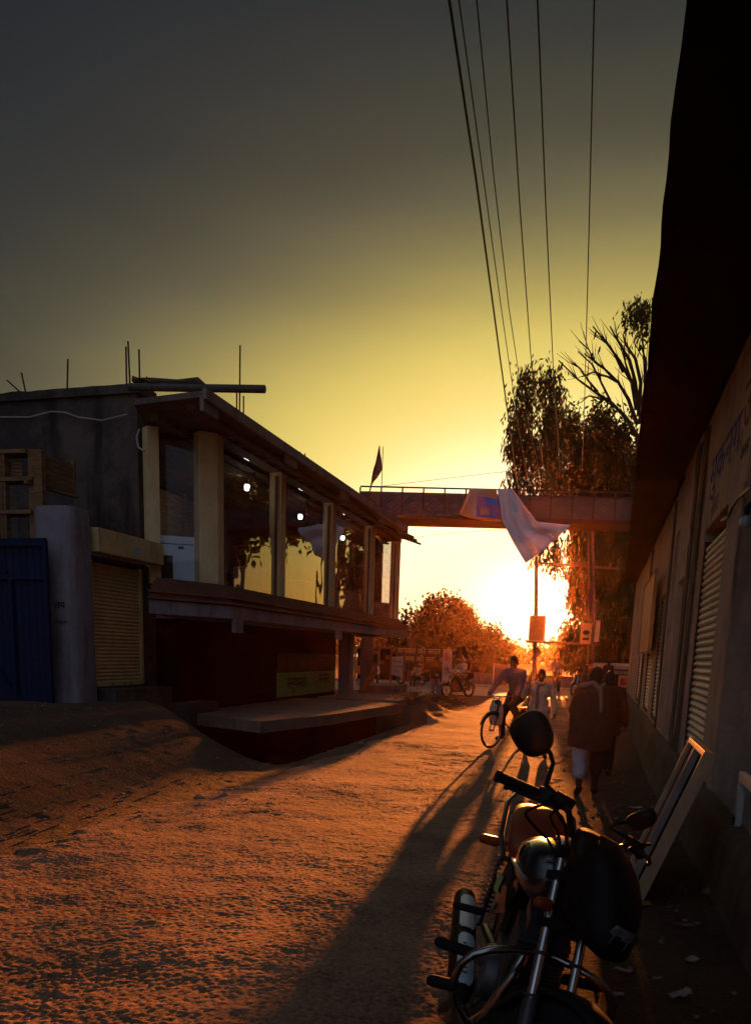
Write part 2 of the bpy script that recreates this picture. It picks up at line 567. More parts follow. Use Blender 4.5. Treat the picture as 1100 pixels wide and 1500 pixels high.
def road_grid():
    ys = np.array(lines([(-11, 0, .4), (0, 2.2, .08), (2.2, 5.6, .0092), (5.6, 9.5, .016), (9.5, 15, .030), (15, 33.6, .12)]))
    n = 440
    t = np.linspace(0, 1, n + 1)
    xl = np.array([-4.45 + .16 * mnoise.noise(Vector((0, y * .7, 2))) + .06 * mnoise.noise(Vector((0, y * 3, 2))) - (.025 * (9 - y) if y < 9 else 0) for y in ys])
    xr = np.array([-.22 + .13 * mnoise.noise(Vector((5, y * .9, 2))) + .05 * mnoise.noise(Vector((5, y * 3, 2))) for y in ys])
    X = xl[:, None] + (xr - xl)[:, None] * t[None, :]
    Y = np.repeat(ys[:, None], n + 1, 1)
    # base height on a coarse grid, then interpolated
    cx = np.arange(-5.4, .4, .12); cy = np.arange(-11.2, 34, .12)
    C_ = np.array([[H(x, y) for x in cx] for y in cy])
    u, v_ = (X - cx[0]) / .12, (Y - cy[0]) / .12
    i, j = np.clip(u.astype(int), 0, len(cx) - 2), np.clip(v_.astype(int), 0, len(cy) - 2)
    fu, fv = np.clip(u - i, 0, 1), np.clip(v_ - j, 0, 1)
    B = (C_[j, i] * (1 - fu) + C_[j, i + 1] * fu) * (1 - fv) + (C_[j + 1, i] * (1 - fu) + C_[j + 1, i + 1] * fu) * fv
    edge = np.minimum(t, 1 - t)[None, :] * (xr - xl)[:, None] - .22 * vnoise(X * 3.1 + 40, Y * 2.3) - .12 * vnoise(X * 9 + 4, Y * 8)
    edge = np.maximum(edge, 0)
    e1 = np.clip(edge / .25, 0, 1); e1 = e1 * e1 * (3 - 2 * e1)
    Z = B + .028 * e1 - .014
    und = (vnoise(X * 1.3 + 9, Y * 1.1) - .5) * .020 + (vnoise(X * 4.1, Y * 3.3 + 5) - .5) * .007
    wear = np.clip((vnoise(X * .9 + 3, Y * .5 + 7) + .5 * vnoise(X * 3 + 1, Y * 2) - .30) * 1.5, .62, 1.25)
    pe = pebbles(X * 38, Y * 38) * .0048 + pebbles(X * 64 + 7, Y * 64 + 3) * .0032 + (vnoise(X * 12, Y * 12) - .5) * .006
    Z = Z + e1 * (und + wear * pe)
    m_, n_ = X.shape
    co = np.stack([X, Y, Z], -1).reshape(-1, 3)
    idx = np.arange(m_ * n_).reshape(m_, n_)
    F = np.stack([idx[:-1, :-1], idx[:-1, 1:], idx[1:, 1:], idx[1:, :-1]], -1).reshape(-1, 4)
    me = bpy.data.meshes.new('road')
    me.vertices.add(len(co)); me.vertices.foreach_set('co', co.ravel().astype(np.float32))
    me.loops.add(F.size); me.loops.foreach_set('vertex_index', F.ravel().astype(np.int32))
    me.polygons.add(len(F)); me.polygons.foreach_set('loop_start', np.arange(0, F.size, 4, dtype=np.int32))
    me.update(calc_edges=True); me.validate()
    me.polygons.foreach_set('use_smooth', np.ones(len(F), dtype=bool))
    me.materials.append(M_road)
    o = bpy.data.objects.new('road', me); COL.objects.link(o)
    return o
struct(road_grid())
struct(grid('cross_road', lines([(-70, -20, 2.5), (-20, 20, .8), (20, 70, 2.5)]), lines([(33.6, 43.2, .6)]),
            lambda x, y: -.118 + .012 * mnoise.noise(Vector((x * .8, y * .8, 2))), mat('cross_road_surface', (.30, .25, .2), (.17, .14, .11), 3, .6, bump=.02, bscale=20)))
# pale kerb on the far side of the crossing road
b = MB()
for i in range(40):
    x = -40 + i * 2
    b.box(x + .01, x + 1.97, 43.3, 43.55, -.2, .02)
k = b.build('kerb', mat('kerb_stone', (.38, .34, .28), (.24, .21, .17), 4, .85)); struct(k)

# ================================================================== LITTER
M_paper = mat('paper', (.36, .34, .31), (.26, .24, .22), 20, .8)
M_wrap = mat('wrapper', (.55, .16, .05), (.35, .1, .04), 30, .5)
M_leafdry = mat('dry_leaf', (.25, .13, .05), (.16, .08, .03), 30, .8)
def scrap(px, py, sx, sy, rz, material, label, name='paper_scrap', crumple=.02, z0=0.0):
    p = GZ(px, py, z0)
    p.z = H(p.x, p.y) + (.022 if -4.4 < p.x < -.3 else .006)
    b = MB()
    n = 5
    V = []
    for j in range(n):
        for i in range(n):
            u, v_ = i / (n - 1) - .5, j / (n - 1) - .5
            V.append(b.bm.verts.new((u * sx * (1 - .3 * abs(v_)), v_ * sy * (1 + .25 * u), .008 + crumple * (.5 + .5 * mnoise.noise(Vector((u * 3 + px, v_ * 3 + py, 0))) + .5 * abs(u)))))
    for j in range(n - 1):
        for i in range(n - 1):
            b.bm.faces.new((V[j * n + i], V[j * n + i + 1], V[j * n + n + i + 1], V[j * n + n + i]))
    o = b.build(name, material)
    so_ = o.modifiers.new('t', 'SOLIDIFY'); so_.thickness = .003
    o.location = p; o.rotation_euler = (0, 0, rz)
    tag(o, label, 'litter', 'scraps of litter lying on the street')
scrap(236, 1342, .12, .07, .3, M_wrap, 'orange paper flake lying alone on the open road at the left', 'wrapper', crumple=.004)
scrap(910, 1441, .09, .035, -.3, M_paper, 'white paper scrap on the dirt below the motorcycle cowl')
scrap(992, 1482, .13, .05, .8, M_paper, 'crumpled white paper strip on the dirt at the bottom edge of the view', crumple=.04)
scrap(902, 1476, .06, .03, .2, M_paper, 'small grey paper scrap between the front wheel and the crumpled white strip')
scrap(923, 1261, .09, .05, .1, M_wrap, 'reddish flat wrapper on the dirt just left of the leaning window frame', 'wrapper')
scrap(904, 1218, .07, .04, .5, M_leafdry, 'dry curled leaf on the dirt behind the small round mirror', 'dry_leaf')
scrap(930, 1180, .16, .05, .2, M_paper, 'long torn paper strip on the dirt near the walking man and the wall', crumple=.03)
scrap(912, 1176, .14, .05, 1.2, M_leafdry, 'brown dry leaf beside the long torn paper strip', 'dry_leaf')
scrap(863, 1200, .07, .04, .9, M_paper, 'pale paper scrap in the shadow line of the walking man')
scrap(940, 1335, .10, .06, .4, M_leafdry, 'dark dry leaf near the foot of the leaning window frame', 'dry_leaf')
scrap(1000, 1368, .12, .03, .1, M_leafdry, 'thin dry leaf on the dirt near the wall base', 'dry_leaf')
scrap(1010, 1425, .08, .05, 1.0, M_paper, 'greyish paper scrap on the dirt close to the wall base')
scrap(900, 1440 - 60, .05, .04, .4, M_leafdry, 'small dry leaf under the motorcycle cowl', 'dry_leaf')
M_stone = mat('stone', (.26, .22, .18), (.15, .13, .11), 9, .9, bump=.01, bscale=30)
for i, (px, py, s, lb) in enumerate([(935, 1085, .11, 'grey stone against the far base of the shop wall'), (960, 1135, .16, 'squarish stone block by the wall base behind the window frame'),
                                     (948, 1105, .13, 'rounded stone touching the squarish block by the wall base'), (1035, 1330, .05, 'small stone on the dirt by the plinth'),
                                     (530, 1085, .07, 'small stone at the left road edge near the platform'), (330, 1168, .06, 'stone at the foot of the mound near the road edge')]):
    p = GZ(px, py, -.08)
    b = MB(); b.ball((0, 0, s * .25), (s, s * .75, s * .55))
    for v_ in b.bm.verts:
        v_.co *= 1 + .35 * mnoise.noise(v_.co * (2.2 / s * .5) + Vector((i, 0, 0)))
    o = b.build('stone', M_stone, smooth=True)
    o.location = (p.x, p.y, H(p.x, p.y)); o.rotation_euler = (0, 0, i)
    tag(o, lb, 'stone', 'loose stones by the roadside')

gr_ = random.Random(3)
b = MB()
for i in range(800):
    if i < 330: x, y = gr_.uniform(-.5, .82), gr_.uniform(3.0, 16)
    elif i < 560: x, y = -4.4 + gr_.gauss(0, .35), gr_.uniform(3.5, 14)
    else: x, y = gr_.uniform(-8, -4.5), gr_.uniform(3.5, 10)
    s = gr_.uniform(.006, .022) * (1.5 if gr_.random() < .08 else 1)
    z = H(x, y) + (.016 if -4.2 < x < -.45 else 0) + s * .2
    M_ = Matrix.Translation((x, y, z)) @ Matrix.Rotation(gr_.uniform(0, 6), 4, 'Z')
    pts = [M_ @ (Vector((math.cos(a) * math.sin(q), math.sin(a) * math.sin(q) * .8, math.cos(q) * .6)) * s * gr_.uniform(.75, 1.2)) for q in (.7, 1.6, 2.4) for a in (0, 1.26, 2.51, 3.77, 5.03)]
    b.loft([pts[0:5], pts[5:10], pts[10:15]])
stuff(tag(b.build('gravel', M_stone), 'loose gravel scattered along the street edges and over the dirt mound', 'gravel'))

# ================================================================== LEFT SHOP BUILDING (glass front)
M_col = wall_mat('cream_plaster', (.62, .48, .25), (.52, .40, .20), (.3, .22, .11), 1.5, .004, .35)
M_lav = wall_mat('lavender_paint', (.23, .205, .225), (.17, .15, .17), (.08, .07, .075), 1.5, .004, .5)
M_brown = wall_mat('redbrown_paint', (.17, .085, .06), (.12, .06, .045), (.09, .05, .03), 2, .003, .4)
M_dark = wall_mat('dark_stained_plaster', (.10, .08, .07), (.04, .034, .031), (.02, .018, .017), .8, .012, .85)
M_conc = wall_mat('old_concrete', (.14, .12, .10), (.09, .078, .066), (.045, .04, .034), 1.1, .012, .6)
M_wood = mat('old_wood', (.26, .15, .07), (.14, .075, .035), 3, .8, stretch=(1, 1, 8), bump=.004, bscale=20)
M_ceil = mat('board_ceiling', (.13, .085, .055), (.07, .045, .03), 2, .7, stretch=(8, 1, 1))
M_glass = glass_mat('window_glass')
M_steel = mat('rusty_steel', (.12, .07, .045), (.06, .04, .03), 14, .7, .3)
M_black = mat('black_plastic', (.012, .012, .013), (.008, .008, .008), 12, .45)

O = (-7, 13.5, 0)
shop = thing('glass_front_shop', 'two storey shop with a raised row of big glass windows and flat overhanging roof', 'building', O)
XF = -7.0
# sill ledge: slab, moulding and fascia follow lip polygon
lip = [(-7.02, 11.15), (-6.22, 12.62), (-6.2, 25.7)]
def offs(k):
    return [(-7.02 - k * .3, 11.15 + k * 1.1), (-6.22 - k, 12.62 + k * .35), (-6.2 - k, 25.7)]
def slab(k, z0, z1):
    p = offs(k)
    return p + [(-9.2, 25.7), (-9.2, 13.0), (-7.64, 12.98)], z0, z1
b = MB()
for k, z0, z1 in ((.05, 2.10, 2.31), (.10, 2.31, 2.33)):
    b.prism(*slab(k, z0, z1))
for y0, z0 in ((12.72, 1.86), (18.35, 1.88)):
    b.box(-6.33, -6.245, y0, y0 + .30, z0, 2.098)
b.build('fascia', M_lav, shop, origin=O, bevel=.004)
b = MB()
for k, z0, z1 in ((.0, 2.335, 2.37), (.08, 2.37, 2.44), (.03, 2.44, 2.48), (.16, 2.48, 2.56), (.26, 2.56, 2.64), (.40, 2.64, 2.70)):
    b.prism(*slab(k, z0, z1))
b.build('ledge', M_brown, shop, origin=O, bevel=.004)
# floor inside
b = MB(); b.box(-14, -7.2, 13.2, 25.6, 2.702, 2.72); b.build('shop_floor', M_conc, shop, origin=O)
# columns
colY = [(13.42, 13.72), (16.42, 16.68), (19.85, 20.12), (23.55, 23.85), (26.72, 27.0)]
for i, (a, c) in enumerate(colY):
    b = MB()
    if i == 0:
        b.prism([(-6.93, 13.38), (-6.93, 13.62), (-7.18, 13.62), (-7.36, 13.28), (-7.16, 13.16)], 2.70, 5.38)
    else:
        b.box(-7.25, -6.97, a, c, 2.70, 5.38)
    b.build('column', M_col, shop, origin=O, bevel=.008)
c0 = AY(214, 660, 12.78)
b = MB(); b.prism([(-7.94, 12.72), (-7.78, 12.82), (-7.9, 12.98), (-8.12, 12.84)], 2.70, 5.38); b.build('column', M_col, shop, origin=O, bevel=.006)
# sill + panes
b = MB(); b.box(-7.2, -7.03, 13.72, 25.6, 2.70, 2.745); b.build('window_sill', M_col, shop, origin=O, bevel=.004)
for (ya, yb) in ((13.62, 16.42), (16.68, 19.85), (20.12, 23.55), (23.85, 26.72)):
    b = MB(); b.box(-7.09, -7.082, ya + .003, yb - .003, 2.75, 5.3)
    wnd = b.build('window_pane', M_glass, shop, origin=O)
    b = MB()
    for y in (ya + .003, yb - .033):
        b.box(-7.11, -7.062, y, y + .03, 2.748, 5.3)
    b.box(-7.11, -7.062, ya + .034, yb - .034, 2.748, 2.78)
    b.build('window_frame', mat('brown_frame', (.14, .085, .05), (.1, .06, .035), 6, .6), wnd, origin=O)
# middle pane curtain / sticker strips on the far panes
# chamfer pane
b = MB(); b.prism([(-7.70, 12.905), (-7.19, 13.2), (-7.193, 13.207), (-7.703, 12.912)], 2.75, 5.3); b.build('window_pane', glass_mat('clear_glass', f0=.015), shop, origin=O)
# lintel beam over glass and roof
b = MB()
b.box(-7.3, -6.96, 13.4, 27.0, 5.382, 5.42)
b.build('lintel', M_brown, shop, origin=O)
M_roof = wall_mat('roof_concrete', (.15, .12, .10), (.10, .08, .07), (.06, .05, .045), 1.2, .01, .5)
b = MB()
b.prism([(-6.24, 11.62), (-6.24, 24.6), (-6.5, 25.0), (-7.0, 27.2), (-16, 27.2), (-16, 13.35), (-8.3, 13.35), (-7.6, 11.8)], 5.425, 5.52)
b.box(-6.7, -6.55, 11.9, 26, 5.34, 5.424)
b.box(-7.55, -7.4, 12.2, 13.3, 5.30, 5.424)
# broken far corner
for i in range(7):
    y = 24.55 + i * .17
    b.bar((-6.6, y, 5.46 - .02 * i), (-5.95 - .05 * (i % 3), y + .1, 5.20 - .035 * (i % 4)), .19, .05)
b.box(-7.3, -6.8, 26.4, 27.25, 5.523, 5.95)
b.build('roof', M_roof, shop, origin=O, bevel=.006)
M_fas = wall_mat('roof_fascia', (.27, .22, .19), (.20, .165, .14), (.1, .085, .08), 1.4, .008, .5)
b = MB()
b.box(-6.236, -6.17, 11.56, 24.5, 5.37, 5.535)
for y in (11.6, 15.0, 18.4, 21.8):
    b.box(-6.31, -6.24, y, y + .5, 5.22, 5.42)
b.build('roof_fascia', M_fas, shop, origin=O, bevel=.005)
# soffit battens
for i in range(20):
    b = MB(); b.box(-6.955, -6.705, 13.6 + i * .58, 13.65 + i * .58, 5.36, 5.423); b.build('soffit_batten', M_wood, shop, origin=O)
# inner ceiling with boards, back wall, partition
b = MB()
for i in range(24):
    b.box(-7.35 - i * .26 - .25, -7.35 - i * .26, 13.4, 26.9, 5.30 - .012 * (i % 2), 5.33)
b.build('ceiling', M_ceil, shop, origin=O)
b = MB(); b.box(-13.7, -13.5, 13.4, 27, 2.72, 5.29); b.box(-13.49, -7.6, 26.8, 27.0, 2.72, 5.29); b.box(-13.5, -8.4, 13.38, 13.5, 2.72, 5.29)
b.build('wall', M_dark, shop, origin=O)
b = MB()
for j in range(9):
    b.box(-10.02 - .015 * (j % 2), -9.95, 15.2, 19.6, 3.5 + j * .18, 3.67 + j * .18)
for y in (15.2, 17.4, 19.5):
    b.box(-9.94, -9.88, y, y + .1, 2.72, 5.2)
b.build('board_partition', M_wood, shop, origin=O)
# rebar sticking up over the roof
for (px, y0, y1, Y) in ((351, 592, 506, 13.6), (347, 590, 573, 13.9), (357, 596, 580, 14.2), (440, 668, 662, 17), (447, 672, 664, 18)):
    a, c = AY(px, y0, Y), AY(px + (1 if px == 351 else 0), y1, Y)
    a.z = 5.5
    b = MB(); b.tube([a, c], .014, 6); b.build('rebar', M_steel, shop, origin=O)
# ground storey
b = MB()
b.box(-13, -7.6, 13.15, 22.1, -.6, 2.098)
b.build('basement_wall', wall_mat('recess_shade', (.006, .006, .006), (.004, .004, .004), (.003, .003, .003), .8, .012, .8, spec=0), shop, origin=O)  # near-black base colour stands for the deep shade under the ledge
b = MB(); b.box(-7.3, -6.95, 21.5, 21.9, -.2, 2.098); b.build('pillar', M_lav, shop, origin=O, bevel=.01)
b = MB(); b.box(-12.5, -12.2, 22.1, 27.0, -.2, 2.098); b.build('rear_wall', M_dark, shop, origin=O)

# painted sign on the basement wall
sg = thing('painted_sign', 'wide faded yellow green board with dark lettering on the wall under the glass shop', 'sign', (-7.57, 20.0, .95))
b = MB(); b.box(-7.598, -7.57, 17.7, 22.05, .42, 1.02); b.build('board', mat('green_board', (.26, .50, .13), (.17, .34, .10), 2.5, .7), sg, origin=(-7.57, 20.0, .95))
b = MB(); b.box(-7.598, -7.572, 17.7, 22.05, 1.022, 1.5); b.build('upper_board', mat('maroon_board', (.07, .035, .03), (.04, .025, .02), 2.5, .7), sg, origin=(-7.57, 20.0, .95))
M_ink = mat('dark_ink', (.03, .02, .03), (.02, .015, .02), 9, .7)
for t_, s_, y, z in (('अनुपमता', .42, 18.95, .74), ('मनसर', .42, 21.05, .80), ('यरल', .25, 19.4, 1.2), ('वनकम', .3, 20.9, 1.24)):
    text('lettering', t_, s_, frame_M((.006, y - 20.0, z - .95), (0, 1, 0), (0, 0, 1)), M_ink if z < 1 else mat('dull_paint', (.2, .12, .06)), sg)

# lit bulbs hanging in the shop
M_bulb = mat('lit_bulb', (.9, .9, .9), emit=(.95, 1.0, .97, 3.0))
for i, (px, py, X, lb) in enumerate(((362, 714, -7.6, 'glowing white bulb behind the widest column, hanging in the second window bay'), (299, 753, -9.0, 'smaller glowing bulb deep in the corner window bay'),
                                  (440, 757, -7.7, 'glowing bulb in the third bay under a twisted cable'), (502, 788, -7.8, 'glowing bulb in the fourth bay, farthest down the glass row'))):
    p = AX(px, py, X)
    t = thing('hanging_bulb', lb, 'light bulb', p, 0, 'lit bulbs hanging in the shop')
    b = MB(); b.lathe([(.001, -.065), (.038, -.06), (.052, -.03), (.052, .035), (.045, .055)]); b.build('bulb', M_bulb, t, smooth=True)
    b = MB(); b.lathe([(.05, .056), (.03, .075), (.026, .12), (.008, .125)], seg=16); b.tube([(0, 0, .12), (.01, 0, (5.29 - p.z) * .5), (0, 0, 5.29 - p.z)], .006, 6)
    b.build('socket', M_black, t, smooth=True)
# tangled cable loops under the ceiling
for i, (px, py, X) in enumerate(((372, 668, -7.4), (450, 712, -7.4))):
    a = AX(px, py, X); a.z = 5.3
    b = MB(); pts = [a + Vector((0, 0, 0)), a + Vector((0, -.16, -.28)), a + Vector((0, -.26, -.5)), a + Vector((0, -.05, -.55)), a + Vector((0, .12, -.62)), a + Vector((0, .10, -.3)), a + Vector((0, .03, 0))]
    b.tube(pts, .012, 6); o = b.build('hanging_cable', M_black)
    tag(o, ('black cable loop hanging behind the second window bay', 'black cable loop hanging above the third bay bulb')[i], 'cable', 'cable loops in the shop')

# freezers and covered goods inside
M_white = mat('freezer_white', (.66, .82, .90), (.58, .74, .82), 3, .35, coat=.3)  # white enamel with the sky's bluish light put into the colour
def freezer(p, lx, ly, h, rz, label):
    t = thing('chest_freezer', label, 'freezer', p, rz, 'chest freezers in the shop window')
    b = MB(); b.box(-lx / 2, lx / 2, -ly / 2, ly / 2, .06, h - .15); b.build('body', M_white, t, bevel=.015)
    b = MB(); b.box(-lx / 2 - .012, lx / 2 + .012, -ly / 2 - .012, ly / 2 + .012, h - .14, h); b.build('lid', M_white, t, bevel=.03, smooth=True)
    b = MB(); b.box(-lx / 2 - .006, -lx / 2 + .35 * lx, -ly / 2 - .008, -ly / 2 - .001, .1, h - .35); b.build('vent_panel', M_black, t)
    b = MB(); b.box(-.05, .05, -ly / 2 - .02, -ly / 2 - .001, h - .22, h - .18); b.build('lock', M_black, t)
    for sx in (-1, 1):
        for sy in (-1, 1):
            b = MB(); b.lathe([(.03, 0), (.03, .058)], Matrix.Translation((sx * (lx / 2 - .06), sy * (ly / 2 - .06), 0)), 12); b.build('caster', M_black, t)
freezer((-7.73, 13.44, 2.72), .98, .60, .86, R(30), 'white chest freezer with a closed lid in the corner window')
M_cloth = mat('grey_cloth', (.34, .36, .38), (.24, .25, .27), 4, .9, stretch=(6, 6, .6), bump=.01, bscale=10)
def covered(px, X, wy, wx, h, label):
    p = AX(px, 880, X); p.z = 2.72
    b = MB()
    rings = []
    for z, k, wob in ((0, 1.04, .03), (h * .5, 1.0, .025), (h * .96, .99, .008), (h, .93, 0)):
        r = []
        for i in range(72):
            a = 2 * PI * i / 72
            cx = math.copysign(abs(math.cos(a)) ** .35, math.cos(a)); cy = math.copysign(abs(math.sin(a)) ** .35, math.sin(a))
            q = 1 + wob * math.sin(i * 2.4 + 1.3 * math.sin(i))
            r.append((cx * wx / 2 * k * q, cy * wy / 2 * k * q, z))
        rings.append(r)
    b.loft(rings)
    o = b.build('cloth_covered_goods', M_cloth, smooth=True)
    o.location = p
    tag(o, label, 'covered goods', 'cloth covered goods in the shop windows')
covered(378, -7.75, 1.2, .8, .68, 'ribbed grey cloth over goods with a pale top in the second window bay')
covered(440, -7.7, 1.5, .7, .62, 'grey draped goods behind the third window bay')
covered(505, -7.7, 1.5, .7, .66, 'grey draped goods behind the fourth window bay')
covered(558, -7.7, 1.3, .7, .60, 'grey draped goods behind the last window bay')
# bottle and rod in the corner window
t = thing('bottle', 'green bottle standing in the corner window beside the freezer', 'bottle', AX(312, 858, -7.25))
t.location.z = 2.745
b = MB(); b.lathe([(.001, 0), (.05, .005), (.05, .17), (.02, .23), (.018, .28), (.001, .282)]); b.build('glass_body', mat('green_plastic', (.05, .25, .08), (.03, .15, .05), 4, .3), t, smooth=True)
b = MB(); b.lathe([(.022, .27), (.022, .31), (.001, .312)]); b.build('cap', M_black, t, smooth=True)

# ================================================================== DARK LOCK-UP BUILDING at far left
O2 = (-9, 12, 0)
lock = thing('lockup_building', 'dark water stained plaster building with a small roller shutter and a rough flat roof', 'building', O2)
b = MB()
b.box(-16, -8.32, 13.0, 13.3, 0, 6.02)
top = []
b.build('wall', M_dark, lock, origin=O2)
b = MB()
pts = [(-16, 6.0), (-8.15, 6.0)]
n = 40
rr = []
for i in range(n + 1):
    x = -16 + (7.78) * i / n
    rr.append([(x, 12.93, 6.0), (x, 13.5, 6.0), (x, 13.5, 6.16 + .02 * mnoise.noise(Vector((x * 2, 0, 0)))), (x, 12.93, 6.15 + .03 * mnoise.noise(Vector((x * 3, 4, 0))))])
b.loft(rr); b.build('roof_edge', M_dark, lock, origin=O2)
M_shw = wall_mat('ochre_plaster', (.62, .46, .2), (.50, .36, .16), (.12, .08, .045), 1.6, .006, .6)
b = MB()
b.box(-9.6, -8.0, 10.72, 11.08, .3, 3.0); b.box(-9.6, -8.0, 12.55, 12.98, .3, 3.0); b.box(-9.6, -8.02, 11.081, 12.549, 2.93, 3.0)
b.build('shutter_surround', M_dark, lock, origin=O2)
M_slat = mat('shutter_paint', (.62, .43, .18), (.5, .34, .14), 4, .6, bump=.003, bscale=30)
def corrugated(y0, y1, z0, z1, X, pitch, depth, inward):
    """roller shutter sheet in the plane X: slats run along Y"""
    b = MB()
    n = int((z1 - z0) / pitch)
    prof = []
    for i in range(n):
        z = z0 + i * pitch
        for q in (0, .12, .3, .5, .7, .88):
            prof.append((z + q * pitch, depth * math.sin(PI * min(1, q / .94)) ** .7 if q else 0))
    prof.append((z0 + n * pitch, 0))
    a = [b.v((X + d * inward, y0, z)) for z, d in prof]
    c = [b.v((X + d * inward, y1, z)) for z, d in prof]
    for i in range(len(prof) - 1):
        b.bm.faces.new((a[i], c[i], c[i + 1], a[i + 1]))
    return b
sh = corrugated(11.13, 12.5, .92, 2.92, -8.06, .062, .022, 1).build('shutter', M_slat, lock, origin=O2)
for y in (11.082, 12.49):
    b = MB(); b.box(-8.07, -8.0, y, y + .058, .9, 2.928); b.build('shutter_guide', M_shw, sh, origin=O2, bevel=.004)
b = MB(); b.box(-8.075, -8.03, 11.141, 12.489, .88, .95); b.build('bottom_rail', M_shw, sh, origin=O2, bevel=.004)
b = MB()
b.box(-7.99, -7.66, 10.82, 12.72, 3.01, 3.38)
sb = b.build('shutter_box', M_shw, lock, origin=O2, bevel=.02)
b = MB(); b.box(-7.658, -7.655, 11.75, 12.0, 3.12, 3.22); b.build('sticker', mat('blue_sticker', (.3, .38, .5), (.45, .45, .45), 20, .6), sb, origin=O2)
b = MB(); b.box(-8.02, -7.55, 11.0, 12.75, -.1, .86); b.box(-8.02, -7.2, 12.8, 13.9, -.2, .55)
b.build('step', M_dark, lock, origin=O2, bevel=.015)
for (px, y0, y1, dx) in ((99, 568, 526, 1), (186, 562, 508, -1), (191, 562, 500, -3), (205, 553, 512, -1), (38, 570, 546, -6), (31, 571, 557, -20), (223, 562, 552, -8)):
    a, c = AY(px, y0 + 4, 13.1), AY(px + dx, y1, 13.1)
    b = MB(); b.tube([a, c], .016, 6); b.build('rebar', M_steel, lock, origin=O2)
# wires on the wall
b = MB()
pts = [AY(x, y, 12.9) for x, y in ((0, 611), (45, 611), (75, 603), (95, 604), (115, 611), (150, 616), (187, 607))]
b.tube(pts, .014, 6); tag(b.build('wall_cable', mat('grey_cable', (.35, .33, .31), (.28, .27, .25), 5, .6)), 'pale wavy cable strung across the dark stained wall', 'cable')
b = MB()
pts = [AY(x, y, 12.55) for x, y in ((205, 628), (201, 640), (203, 655), (212, 661))]
b.tube(pts, .02, 8); tag(b.build('drain_pipe', mat('grey_pipe', (.4, .38, .35), (.3, .29, .27), 5, .6)), 'short bent grey pipe at the top of the corner column', 'pipe')
a, c = AY(190, 567, 12.3), AY(388, 570, 12.3)
b = MB(); b.tube([a, a + (c - a) * .5, c], .062, 16); tag(b.build('roof_pipe', mat('pipe_dark', (.10, .085, .075), (.06, .05, .045), 8, .5), smooth=True), 'long dark pipe lying on the roof and sticking out over the corner', 'pipe')
b = MB()
pts = [AY(x, y, 12.7) for x, y in ((196, 557), (225, 560), (262, 562), (290, 560), (300, 565))]
b.tube(pts, [.06, .10, .09, .11, .05], 12, flat=.7); tag(b.build('rolled_tarp', mat('tarp_dark', (.09, .075, .06), (.05, .045, .04), 5, .9, bump=.02), smooth=True), 'rolled dark tarpaulin lying on the roof behind the pipe', 'tarpaulin')
for i in range(4):
    a = AY(195 + i * 9, 552 + i * 4, 12.5); c = AY(240 + i * 14, 568 - i, 12.5)
    b = MB(); b.bar(a, c, .05, .03); tag(b.build('loose_stick', M_wood), ('first', 'second', 'third', 'last')[i] + ' loose stick from the left under the rolled tarpaulin on the roof', 'stick', 'sticks on the roof')

# gate pillar, gate, timber rack
OP = (-8.05, 10.4, .6)
pil = thing('gate_pillar', 'pale lavender round topped masonry pillar between the blue gate and the shutter', 'pillar', OP)
b = MB()
rings = []
for z, k in ((.3, 1.04), (.9, 1.0), (2.0, .97), (3.2, .95), (3.52, .93), (3.6, .88), (3.62, .5)):
    r = []
    for i in range(28):
        a = 2 * PI * i / 28
        cx = math.copysign(abs(math.cos(a)) ** .45, math.cos(a)); cy = math.copysign(abs(math.sin(a)) ** .45, math.sin(a))
        r.append((-8.06 + cx * .38 * k + .01 * mnoise.noise(Vector((cx, cy, z))), 10.5 + cy * .3 * k, z))
    rings.append(r)
b.loft(rings); b.build('shaft', M_lav, pil, smooth=True, origin=OP)
text('stencil', 'लम', .14, frame_M((.12, -.21, 1.55), (1, 0, 0), (0, 0, 1)), M_ink, pil)
text('stencil', 'वनकम', .09, frame_M((.12, -.21, 1.30), (1, 0, 0), (0, 0, 1)), mat('faded_red', (.2, .05, .04)), pil)
OG = (-10, 10.0, .75)
gate = thing('corrugated_gate', 'dark blue corrugated metal gate beside the lavender pillar', 'gate', OG)
M_blue = mat('blue_paint', (.004, .016, .060), (.003, .010, .035), 3, .55, bump=.002, bscale=30)
b = MB()
P_ = []
n = 150
for i in range(n + 1):
    x = -13 + 5.05 * i / n
    P_.append((x, 10.0 + .022 * math.sin(x * 2 * PI / .125)))
a = [b.v((x, y, .55)) for x, y in P_]; c = [b.v((x, y, 3.06)) for x, y in P_]
for i in range(n):
    b.bm.faces.new((a[i], a[i + 1], c[i + 1], c[i]))
b.build('sheet', M_blue, gate, smooth='all', origin=OG)
b = MB()
b.box(-13, -7.93, 9.93, 9.97, 2.98, 3.09); b.box(-7.99, -7.92, 9.92, 9.97, .55, 2.978); b.box(-13, -7.992, 9.935, 9.968, 2.5, 2.56); b.box(-13, -7.992, 9.935, 9.968, .7, .76)
b.box(-8.62, -8.56, 9.925, 9.966, .762, 2.498)
b.bar((-8.64, 9.94, 2.6), (-9.4, 9.94, 3.0), .04, .03); b.bar((-8.64, 9.94, .8), (-9.4, 9.94, 1.9), .04, .03)
b.build('frame', M_blue, gate, origin=OG)
OT = (-10, 11.4, .5)
rack = thing('timber_rack', 'old open timber rack with slatted crates standing behind the blue gate', 'rack', OT)
def px_y(x, y, Y=11.4): return AY(x, y, Y)
for (x0, x1, y) in ((0, 58, 704), (0, 56, 752), (0, 48, 664)):
    b = MB(); a, c = px_y(x0, y), px_y(x1, y); a.x -= 1.5; b.bar(a, c, .35, .06); b.build('shelf', M_wood, rack, origin=OT)
